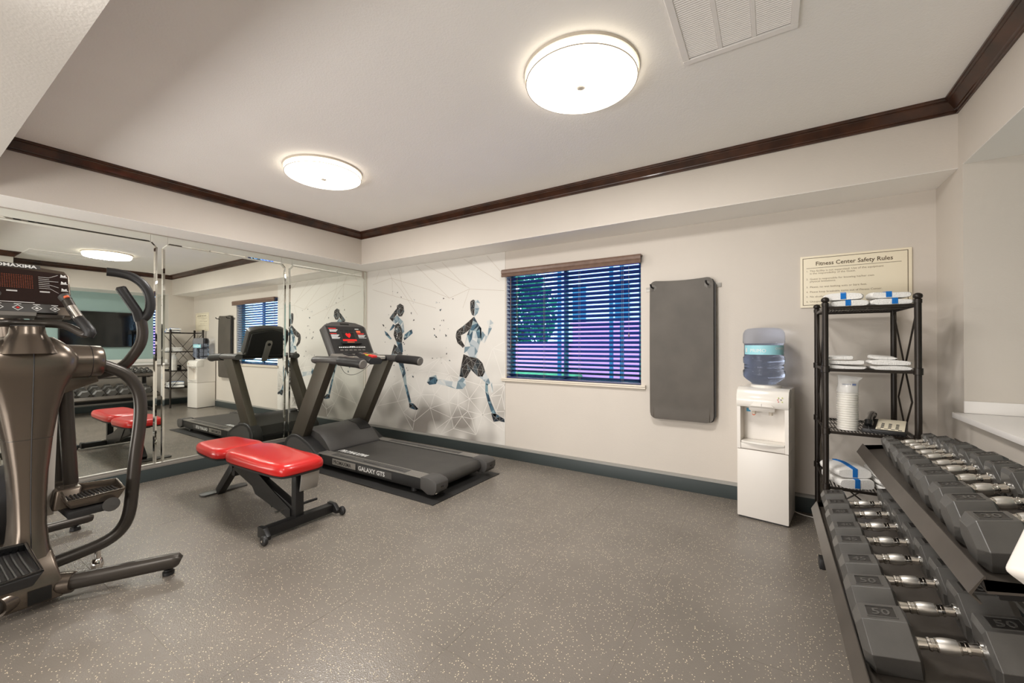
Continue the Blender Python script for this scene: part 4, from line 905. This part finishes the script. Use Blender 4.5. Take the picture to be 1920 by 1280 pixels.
O('clip_button', cprism([(.118, .275), (.17, .275), (.17, .300), (.118, .300)], .0015, .003), 'orange', con, bevel=.0)
O('legend_mark', cprism([(.11, .318), (.16, .318), (.16, .325), (.11, .325)], .0015, .002), 'print', con)
O('book_ledge', cprism([(-.12, .122), (.12, .122), (.125, .14), (.095, .132), (-.095, .132), (-.125, .145)], 0, .03), 'blkpl', con, bevel=.003)
kb = O('key_strip', cprism([(-.175, .072), (.175, .072), (.175, .110), (-.175, .110)], .0015, .003), 'blkgloss', con)
q = MB()
for k in range(15): q = join(q, cprism([(-.165+k*.0222, .084), (-.150+k*.0222, .084), (-.150+k*.0222, .100 if k in (6, 7, 8) else .094), (-.165+k*.0222, .100 if k in (6, 7, 8) else .094)], .003, .0036))
O('key_row', q, 'print', kb, kind='stuff')
q = MB()
for k in range(6): q = join(q, cprism([(-.16+k*.055, .050), (-.125+k*.055, .050), (-.125+k*.055, .062), (-.16+k*.055, .062)], .0015, .003))
O('preset_keys', q, 'midgrey', con, kind='stuff')
# tray under the console
q = MB().loft([[(x, y, z) for y, z in ((2.815-w2, zz-.04), (2.815+w2, zz-.04), (2.815+w2-.01, zz), (2.815-w2+.01, zz))] for x, zz, w2 in ((-3.90, 1.15, .25), (-3.79, 1.148, .28), (-3.66, 1.118, .24), (-3.62, 1.105, .18))])
tr_ = O('console_tray', q, 'midgrey', bevel=.008, seg=3)
for y in (2.69, 2.94):
    O('tray_pocket', MB().prism([(-3.77, 1.1455), (-3.68, 1.1245), (-3.68, 1.1275), (-3.77, 1.1485)], 'y', y-.045, y+.045), 'blkpl', tr_)
O('tray_slot', MB().box(-3.785, -3.775, 2.72, 2.91, 1.146, 1.152), 'blkpl', tr_)

# ---------------------------------------------------------------- weight bench
bn = thing('weight_bench', 'red padded weight bench on a black frame in front of the treadmill', 'bench', (-3.25, 1.58, 0))
def O2(name, mb, m_, par=None, **k): return obj(name, mb, m_, par or bn, world=True, **k)
yc2 = 1.58
fb = O2('front_crossbar', MB().box(-2.765, -2.70, 1.345, 1.83, .022, .078), 'blk', bevel=.004)
for y, s in ((1.345, -1), (1.83, 1)):
    O2('wheel_bracket', MB().prism([(-2.77, .02), (-2.70, .02), (-2.66, .02), (-2.655, .045), (-2.68, .07), (-2.70, .085), (-2.77, .085)], 'y', y-.014, y+.014), 'blk', fb, bevel=.002)
    w_ = O2('wheel', MB().lathe([(.010, -.012), (.024, -.013), (.030, -.008), (.031, 0), (.030, .008), (.024, .013), (.010, .012)], (-2.655, y+s*.030, .031), 24, 'y'), 'blkpl', fb)
    O2('wheel_bolt', MB().lathe([(.007, -.016), (.008, .016)], (-2.655, y+s*.030, .031), 12, 'y'), 'steel', fb)
O2('front_post', MB().box(-2.775, -2.72, yc2-.028, yc2+.028, .07, .37), 'blk', bevel=.003)
O2('spine', bar2((-2.74, yc2, .075), (-3.62, yc2, .315), .055, .11), 'blk', bevel=.004)
O2('spine', bar2((-3.02, yc2, .10), (-3.36, yc2, .36), .05, .07), 'blk', bevel=.003)
O2('gusset', MB().prism([(-2.78, .05), (-3.25, .13), (-3.45, .33), (-3.35, .345), (-3.0, .2), (-2.78, .12)], 'y', yc2-.034, yc2-.029), 'blk')
O2('rear_leg', bar2((-3.60, yc2, .31), (-3.90, yc2, .02), .055, .06), 'blk', bevel=.003)
O2('rear_leg', bar2((-3.62, yc2, .20), (-3.62, yc2, .36), .05, .05, (1, 0, 0)), 'blk', bevel=.003)
O2('rear_foot', MB().prism([(-3.99, 1.47), (-3.97, 1.455), (-3.93, 1.455), (-3.90, 1.47), (-3.90, 1.79), (-3.93, 1.80), (-3.97, 1.80), (-3.99, 1.785)], 'z', .001, .014), 'dkgrey', bevel=.002)
O2('seat_carrier', MB().box(-3.40, -2.72, yc2-.03, yc2+.03, .345, .372), 'blk', bevel=.002)
O2('back_carrier', MB().box(-3.92, -3.42, yc2-.05, yc2+.05, .345, .372), 'blk', bevel=.002)
O2('pull_handle', MB().prism([(-2.705, .245), (-2.70, .25), (-2.675, .37), (-2.68, .375), (-2.688, .375), (-2.712, .25)], 'y', yc2-.01, yc2+.115), 'silver', bevel=.001, label='grey sheet-metal tab below the seat front')
O2('pop_pin', MB().cyl((-2.78, yc2+.02, .13), (-2.78, yc2+.16, .13), .009, 10), 'blk')
O2('pop_pin', MB().cyl((-2.86, yc2-.1, .10), (-2.86, yc2-.02, .10), .007, 10), 'steel')
def pad(name, outline, z0, z1, lab=None, hump=0):
    # cushion: outline (x,y) lofted up with a domed top
    cx = sum(p[0] for p in outline)/len(outline); cy_ = sum(p[1] for p in outline)/len(outline)
    # densify and round the outline
    pts = [Vector(p) for p in outline]
    for _ in range(3):
        qn = []
        for i in range(len(pts)):
            a, b = pts[i], pts[(i+1) % len(pts)]; qn += [a*.82+b*.18, a*.18+b*.82]
        pts = qn
    q = MB(); rings = []
    H = z1-z0
    for ins, z in ((.006, z0), (.0, z0+H*.12), (-.004, z0+H*.35), (-.002, z0+H*.55), (.008, z0+H*.76), (.026, z0+H*.9), (.055, z0+H*.97), (.09, z1)):
        ring = []
        for p in pts:
            d = Vector((p.x-cx, p.y-cy_)); L_ = d.length; d2 = d*max(.02, (L_-ins)/L_); ring.append((cx+d2.x, cy_+d2.y, z+hump*(p.x-cx)))
        rings.append(ring)
    q.loft(rings); o = O2(name, q, 'red', smooth=75, label=lab)
    q = MB(); q.loft([[(cx+(p.x-cx)*.985, cy_+(p.y-cy_)*.985, z0-.012+hump*(p.x-cx)) for p in pts], [(cx+(p.x-cx)*.998, cy_+(p.y-cy_)*.998, z0+.002+hump*(p.x-cx)) for p in pts]])
    O2('pad_board', q, 'blkpl', o)
pad('seat_pad', [(-3.50, 1.395), (-2.78, 1.41), (-2.655, 1.44), (-2.655, 1.72), (-2.78, 1.755), (-3.50, 1.765)], .383, .462)
pad('back_pad', [(-4.00, 1.44), (-3.86, 1.41), (-3.49, 1.39), (-3.49, 1.77), (-3.86, 1.75), (-4.00, 1.72)], .375, .452)
# ---------------------------------------------------------------- elliptical trainer
el = thing('elliptical_trainer', 'bronze-grey elliptical trainer with black console at the left edge before the mirror', 'elliptical', (-3.15, .42, 0))
def E_(name, mb, m_, par=None, **k): return obj(name, mb, m_, par or el, world=True, **k)
YC = .425
def rr_(x, yh, z, xb, e=5):   # rounded-rectangle ring of the column: x front, xb back, yh half width
    n = 28; cx_, hx = (x+xb)/2, abs(x-xb)/2; out = []
    for k in range(n):
        a = 2*pi*k/n; c, s = cos(a), sin(a)
        out.append((cx_+hx*abs(c)**(2/e)*(1 if c >= 0 else -1), YC+yh*abs(s)**(2/e)*(1 if s >= 0 else -1), z))
    return out
q = MB().loft([rr_(a, b, z, c) for z, b, a, c in ((.16, .085, -2.95, -3.32), (.26, .062, -2.99, -3.28), (.36, .056, -3.015, -3.27), (.48, .057, -3.03, -3.27), (.62, .064, -3.04, -3.28), (.78, .080, -3.045, -3.30), (.92, .100, -3.040, -3.31), (1.02, .122, -3.033, -3.31), (1.08, .145, -3.024, -3.30), (1.13, .165, -3.018, -3.30), (1.18, .168, -3.018, -3.30), (1.225, .145, -3.03, -3.28), (1.26, .112, -3.055, -3.25), (1.285, .080, -3.085, -3.22))])
col = E_('column_shroud', q, 'bronze', smooth=60)
E_('centre_seam', MB().tube([(-2.9915, YC-.006, .26), (-3.014, YC-.006, .40), (-3.0295, YC-.004, .50), (-3.0435, YC, .78), (-3.0335, YC+.002, 1.0), (-3.0175, YC+.002, 1.13), (-3.0175, YC+.002, 1.18), (-3.0285, YC+.002, 1.225), (-3.0535, YC, 1.26)], .0022, 6), 'blk', col)
E_('shroud_joint', MB().loft([rr_(-3.0444, .0812, .782, -3.302), rr_(-3.0444, .0812, .785, -3.302)]), 'bronze2', col)
E_('screw', MB().cyl((-3.0, YC-.03, .30), (-2.99, YC-.03, .30), .006, 10), 'blk', col)
E_('column_side', MB().prism([(-3.10, 1.05), (-3.12, .9), (-3.18, .55), (-3.2, .35), (-3.27, .35), (-3.26, .55), (-3.2, .9), (-3.17, 1.06)], 'y', YC+.060, YC+.100), 'white', col, bevel=.003, label='pale grey strip behind the column')
# shoulder: horizontal pivot housing along Y with domed middle
SX, SZ = -3.17, 1.155
def sring(y, r, dz=0, fx=1): return [(SX+r*cos(2*pi*k/28)*fx, y, SZ+dz+r*sin(2*pi*k/28)) for k in range(28)]
q = MB().loft([sring(YC+d, r, dz, fx) for d, r, dz, fx in ((-.275, .072, 0, 1), (-.265, .084, 0, 1), (-.225, .086, 0, 1), (-.16, .090, 0, 1), (-.10, .094, .0, 1), (0, .10, .0, 1), (.10, .094, .0, 1), (.16, .090, 0, 1), (.225, .086, 0, 1), (.265, .084, 0, 1), (.275, .072, 0, 1))])
sh = E_('pivot_housing', q, 'bronze', smooth=60)
for d in (-.222, -.130, .130, .222): E_('housing_seam', MB().lathe([((.0868 if abs(d) > .2 else .0952), -.0012), ((.0878 if abs(d) > .2 else .0962), 0), ((.0868 if abs(d) > .2 else .0952), .0012)], (SX, YC+d, SZ), 36, 'y'), 'blk', sh)
# cup holder
CX, CY_, CZ = -3.10, YC-.008, 1.338
q = MB().lathe([(.118, -.135), (.094, -.09), (.078, -.064), (.068, -.050), (.062, -.036), (.058, -.008), (.055, 0), (.047, 0), (.045, -.006), (.042, -.07), (.001, -.07)], (CX, CY_, CZ), 40); E_('cup_holder', q, 'bronze', smooth=35)
E_('cup_rim', MB().lathe([(.057, -.0015), (.056, .003), (.047, .003), (.0445, -.0015)], (CX, CY_, CZ), 40), 'dkgrey')
E_('console_neck', MB().tube([(-3.22, YC-.03, 1.22), (-3.235, YC-.05, 1.34), (-3.22, YC-.06, 1.42)], [.055, .04, .04], 16), 'bronze')
# console : faces the room; lettering runs along +Y
cb = Vector((-3.155, YC-.065, 1.395)); v_ = Vector((-.34, 0, 1)).normalized(); u_ = Vector((0, 1, 0)); n_ = u_.cross(v_)
CW = .222
ocon = [(-CW, .0), (CW, .0), (CW, .235), (CW-.018, .262), (.0, .285), (-CW+.018, .262), (-CW, .235)]
ec = E_('console', cprism([(a, b) for a, b in ocon], -.05, 0), 'bronze', bevel=.008, seg=3)
E_('console_glass', cprism([(-CW+.012, .052), (CW-.012, .052), (CW-.010, .222), (CW-.026, .242), (0, .252), (-CW+.026, .242), (-CW+.010, .222)], 0, .003), mat('dark_brown_glass', (34, 20, 18), .12, coat=.4), ec)
bdg = E_('badge', cprism([(-.068, .257), (.118, .257), (.118, .278), (-.068, .278)], 0, .002), 'dkgrey', ec)
E_('badge_lettering', text('PROMAXIMA', .024, CF(-.062, .260, .0025), u_, v_, sx=1.2, bold=.0006), 'print', bdg)
q = MB()
for i in range(22):
    for j in range(8): q = join(q, cprism([(-.10+i*.0083, .150+j*.0085), (-.0955+i*.0083, .150+j*.0085), (-.0955+i*.0083, .1545+j*.0085), (-.10+i*.0083, .1545+j*.0085)], .003, .0034)) if 0 else q
dots = MB()
for i in range(24):
    for j in range(9):
        a, b = -.088+i*.0075, .145+j*.0085
        dots.poly([CF(a, b, .0034), CF(a+.0042, b, .0034), CF(a+.0042, b+.0045, .0034), CF(a, b+.0045, .0034)])
E_('dot_display', dots, 'amber', ec, kind='stuff')
q = MB()
def cpoly(q, pts, n): q.poly([CF(a, b, n) for a, b in pts])
for k in range(7): cpoly(q, [(.108, .213-k*.0105), (.146, .213-k*.0105), (.146, .2145-k*.0105), (.108, .2145-k*.0105)], .0034)
for a, b, c, d in ((.146, .2137, .178, .232), (.146, .193, .178, .193), (.146, .172, .178, .160), (.146, .151, .176, .128)): cpoly(q, [(a, b), (c, d), (c, d+.0015), (a, b+.0015)], .0034)
for u, v in ((-.06, .128), (-.06, .124), (.0, .128), (.0, .124), (.11, .132), (.11, .128), (-.10, .130)): cpoly(q, [(u, v), (u+.035, v), (u+.035, v+.0025), (u, v+.0025)], .0034)
cpoly(q, [(-.10, .066), (.09, .066), (.09, .069), (-.10, .069)], .0034)
for v in (.222, .182, .142):
    cpoly(q, [(.186, v), (.212-.0, v), (.212-.0, v+.003), (.186, v+.003)], .0034); cpoly(q, [(.187, v+.005), (.208, v+.005), (.206, v+.016), (.198, v+.010), (.189, v+.018)], .0034)
E_('white_legend', q, 'print', ec, kind='stuff')
kp = E_('key_panel', cprism([(-CW+.0, .006), (CW-.055, .006), (CW-.058, .055), (-CW+.0, .055)], .0, .022), 'dkgrey', ec, bevel=.006)
for k in range(6):
    u = -.155+k*.062
    q = MB(); ri, ro = .0125, .0155
    for s in range(4):
        d0, d1 = ((1, 0), (0, 1), (-1, 0), (0, -1))[s], ((0, 1), (-1, 0), (0, -1), (1, 0))[s]
        cpoly(q, [(u+d0[0]*ri*1.2, .030+d0[1]*ri), (u+d0[0]*ro*1.2, .030+d0[1]*ro), (u+d1[0]*ro*1.2, .030+d1[1]*ro), (u+d1[0]*ri*1.2, .030+d1[1]*ri)], .0226)
    cpoly(q, [(u-.012, .048), (u+.012, .048), (u+.012, .051), (u-.012, .051)], .0226)
    E_('key_outline', q, 'print', kp)
    cpoly2 = MB(); cpoly2.poly([CF(u+a, .030+b, .0228) for a, b in ((.007, 0), (0, .006), (-.007, 0), (0, -.006))])
    E_('key_symbol', cpoly2, 'redpl' if k == 3 else 'print', kp)
E_('reading_rack', cprism([(-.20, -.022), (.085, -.022), (.09, .0), (-.20, .0)], .0, .045), 'midgrey', ec, bevel=.004)
E_('rack_badge', cprism([(-.085, -.017), (-.05, -.017), (-.05, -.008), (-.085, -.008)], .045, .046), 'redpl', ec)
E_('rack_edge', cprism([(.085, -.02), (CW-.04, -.02), (CW-.03, .0), (.085, .0)], -.03, .02), 'bronze2', ec, bevel=.004)
# fixed handlebar and pulse grip, right and left
def mir(p): return (p[0], 2*YC-p[1]-.0, p[2])
def both(name, fn, m_, lab=None, **k):
    E_(name, fn(lambda p: p), m_, label=lab, **k); E_(name, fn(mir), m_, label=lab, **k)
both('fixed_handlebar', lambda f: MB().tube([f(p) for p in ((-3.13, .425, 1.352), (-3.12, .50, 1.352), (-3.07, .545, 1.345), (-2.99, .590, 1.297), (-2.975, .600, 1.305))], .0185, 14, smooth=2), 'bronze2')
both('grip_elbow', lambda f: MB().tube([f(p) for p in ((-2.965, .602, 1.288), (-2.962, .610, 1.310), (-2.985, .595, 1.345), (-3.02, .582, 1.375))], [.021, .024, .0235, .022], 14, smooth=1), 'blkpl')
both('pulse_grip', lambda f: MB().tube([f(p) for p in ((-3.02, .582, 1.375), (-3.06, .562, 1.43), (-3.085, .548, 1.475))], [.022, .0215, .021], 14), 'bronze2')
both('sensor_plate', lambda f: MB().tube([f(p) for p in ((-3.015, .578, 1.385), (-3.052, .558, 1.442))], .0185, 12), 'steel')
both('grip_tip', lambda f: MB().tube([f(p) for p in ((-3.085, .548, 1.475), (-3.10, .538, 1.497), (-3.105, .535, 1.503))], [.0225, .024, .014], 14), 'dkgrey')
both('grip_button', lambda f: MB().tube([f(p) for p in ((-3.068, .545, 1.487), (-3.073, .542, 1.495))], .011, 14), 'orange')
# side loop down to the floor, with levelling foot
LP = [(-3.15, .665, 1.145), (-3.15, .715, 1.125), (-3.15, .80, 1.075), (-3.15, .848, .99), (-3.15, .862, .90), (-3.15, .858, .78), (-3.15, .838, .60), (-3.15, .825, .40), (-3.15, .815, .27), (-3.15, .785, .19), (-3.15, .72, .142), (-3.15, .62, .125), (-3.14, .50, .115)]
both('side_loop', lambda f: MB().tube([f(p) for p in LP], [.026]*3+[.031]*60, 14, smooth=2), 'bronze2')
(lambda nm, fn, m_: E_(nm, fn(lambda p: p), m_))('levelling_foot', lambda f: MB().lathe([(.014, .13), (.014, .06), (.020, .055), (.026, .03), (.026, .012), (.018, .001), (.001, .001)], (lambda c: (c[0], c[1], 0))(f((-3.17, .685, 0))), 20), 'steel')
# moving handlebar
both('moving_handlebar', lambda f: MB().tube([f(p) for p in ((-3.28, .62, 1.06), (-3.25, .72, 1.075), (-3.21, .80, 1.115), (-3.18, .845, 1.20), (-3.165, .868, 1.262), (-3.16, .872, 1.33), (-3.16, .862, 1.395))], [.021]*3+[.0275]*20, 14, smooth=2), 'bronze2')
both('straight_grip', lambda f: MB().tube([f(p) for p in ((-3.16, .858, 1.385), (-3.16, .845, 1.44), (-3.17, .775, 1.572), (-3.17, .772, 1.580))], [.026, .025, .025, .017], 14), 'blkpl')
both('curved_grip', lambda f: MB().tube([f(p) for p in ((-3.16, .860, 1.388), (-3.155, .890, 1.42), (-3.15, .905, 1.47), (-3.15, .900, 1.54), (-3.15, .875, 1.60), (-3.17, .83, 1.645), (-3.19, .77, 1.66), (-3.20, .722, 1.662))], .0245, 14, smooth=2), 'blkpl')
# pedal links, pedals
both('link_bracket', lambda f: MB().loft([[f(p) for p in ((-3.26, .50, 1.075), (-3.26, .68, 1.085), (-3.26, .69, 1.04), (-3.26, .53, .975))], [f(p) for p in ((-3.18, .50, 1.075), (-3.18, .68, 1.085), (-3.18, .69, 1.04), (-3.18, .53, .975))]]), 'bronze', bevel=.006)
both('pedal_link', lambda f: MB().tube([f(p) for p in ((-3.22, .565, 1.09), (-3.22, .575, .80), (-3.23, .592, .49))], .030, 14), 'bronze2')
both('pedal_link', lambda f: MB().tube([f(p) for p in ((-3.34, .55, 1.09), (-3.34, .56, .80), (-3.33, .565, .49))], .030, 14), 'bronze2')
def pedal(x0, x1, y0, y1, z, s, lab):
    t_ = E_('pedal', MB().loft([[(x0+.03, y0+.02, z-.045), (x1-.02, y0+.02, z-.045), (x1-.01, y1-.03, z-.045), (x0+.05, y1-.03, z-.045)], [(x0, y0, z), (x1, y0, z), (x1-.015, y1, z), (x0+.04, y1, z)]]), 'bronze' if s else 'blkpl', bevel=.008, seg=3, label=lab)
    q = MB()
    rim = [(x0, y0), (x1, y0), (x1-.015, y1), (x0+.04, y1)]
    pts = [Vector((*p, z)) for p in rim]
    hs = (.045, .004, .008, .035)
    for i in range(4):
        a, b = pts[i], pts[(i+1) % 4]; q.loft([[a, a+Vector((0, 0, hs[i])), a+Vector((0, 0, hs[i]))+Vector((((x0+x1)/2-a.x)*.08, ((y0+y1)/2-a.y)*.08, 0)), a+Vector((((x0+x1)/2-a.x)*.08, ((y0+y1)/2-a.y)*.08, 0))],
                [b, b+Vector((0, 0, hs[(i+1) % 4])), b+Vector((0, 0, hs[(i+1) % 4]))+Vector((((x0+x1)/2-b.x)*.08, ((y0+y1)/2-b.y)*.08, 0)), b+Vector((((x0+x1)/2-b.x)*.08, ((y0+y1)/2-b.y)*.08, 0))]])
    E_('pedal_rim', q, 'bronze' if s else 'blkgloss', t_, bevel=.002)
    q = MB(); n = 13
    for k in range(n):
        ya = y0+.02+(y1-y0-.05)*k/(n-1)
        q.tube([(x0+.06, ya, z+.002), ((x0+x1)/2, ya+.003*sin(k), z+.003), (x1-.03, ya, z+.002)], .0045, 6)
    E_('tread_ribs', q, 'blkpl', t_, kind='stuff')
    return t_
p1 = pedal(-3.21, -3.01, .535, .765, .447, True, 'right footplate, raised')
E_('pedal_beam', MB().box(-3.33, -3.0, .54, .72, .36, .395), 'blkpl', bevel=.006)
E_('pedal_socket', MB().loft([[(-3.36, .52, .40), (-3.36, .62, .40), (-3.36, .62, .50), (-3.36, .52, .50)], [(-3.10, .50, .39), (-3.10, .60, .39), (-3.14, .62, .485), (-3.14, .52, .485)]]), 'bronze', bevel=.012, seg=3)
E_('pedal_cap', MB().lathe([(.032, 0), (.036, .003), (.036, .006), (.001, .008)], (-3.0, .70, .388), 28, 'x'), 'dkgrey')
p2 = pedal(-2.95, -2.55, .10, .395, .300, False, 'left footplate with ribbed black tread, lowered')
E_('pedal_beam', MB().box(-3.2, -2.70, .20, .32, .19, .255), 'bronze', bevel=.01)
# base casting, outrigger tubes with feet, rear stabiliser
q = MB().loft([[(-3.36, YC-.12, .03), (-2.90, YC-.10, .03), (-2.90, YC+.085, .03), (-3.36, YC+.12, .03)], [(-3.36, YC-.12, .12), (-2.905, YC-.095, .12), (-2.905, YC+.08, .12), (-3.36, YC+.12, .12)], [(-3.34, YC-.09, .22), (-2.99, YC-.06, .24), (-2.99, YC+.06, .24), (-3.34, YC+.09, .22)]])
bs = E_('base_casting', q, 'bronze', bevel=.01, seg=3)
E_('base_window', MB().box(-2.902, -2.893, YC-.03, YC+.045, .04, .105), 'blkgloss', bs)
both('collar', lambda f: MB().tube([f(p) for p in ((-2.97, .47, .075), (-2.915, .545, .075))], [.056, .047], 16), 'bronze')
both('outrigger', lambda f: MB().tube([f(p) for p in ((-2.96, .47, .075), (-2.735, .885, .078), (-2.725, .903, .078), (-2.718, .915, .072))], [.038, .038, .035, .022], 16), 'bronze2')
both('outrigger_foot', lambda f: MB().lathe([(.012, .06), (.012, .032), (.020, .030), (.020, .022), (.026, .018), (.026, .003), (.001, .001)], (lambda c: (c[0], c[1], 0))(f((-2.765, .875, 0))), 20), 'blkpl')
E_('frame_rail', bar2((-3.3, YC, .09), (-3.98, YC, .09), .08, .06), 'bronze2', bevel=.01)
E_('flywheel_cover', MB().lathe([(.01, -.06), (.20, -.06), (.23, -.04), (.23, .04), (.20, .06), (.01, .06)], (-3.62, YC-.06, .34), 40, 'y'), 'blkpl')
E_('rear_stabiliser', MB().tube([(-3.93, .05, .065), (-3.93, .80, .065), (-3.93, .825, .058)], [.03, .03, .02], 16), 'bronze2')
for y in (.10, .745): E_('stabiliser_foot', MB().lathe([(.012, .06), (.012, .026), (.024, .022), (.028, .003), (.001, .001)], (-3.95, y, 0), 20), 'blkpl')
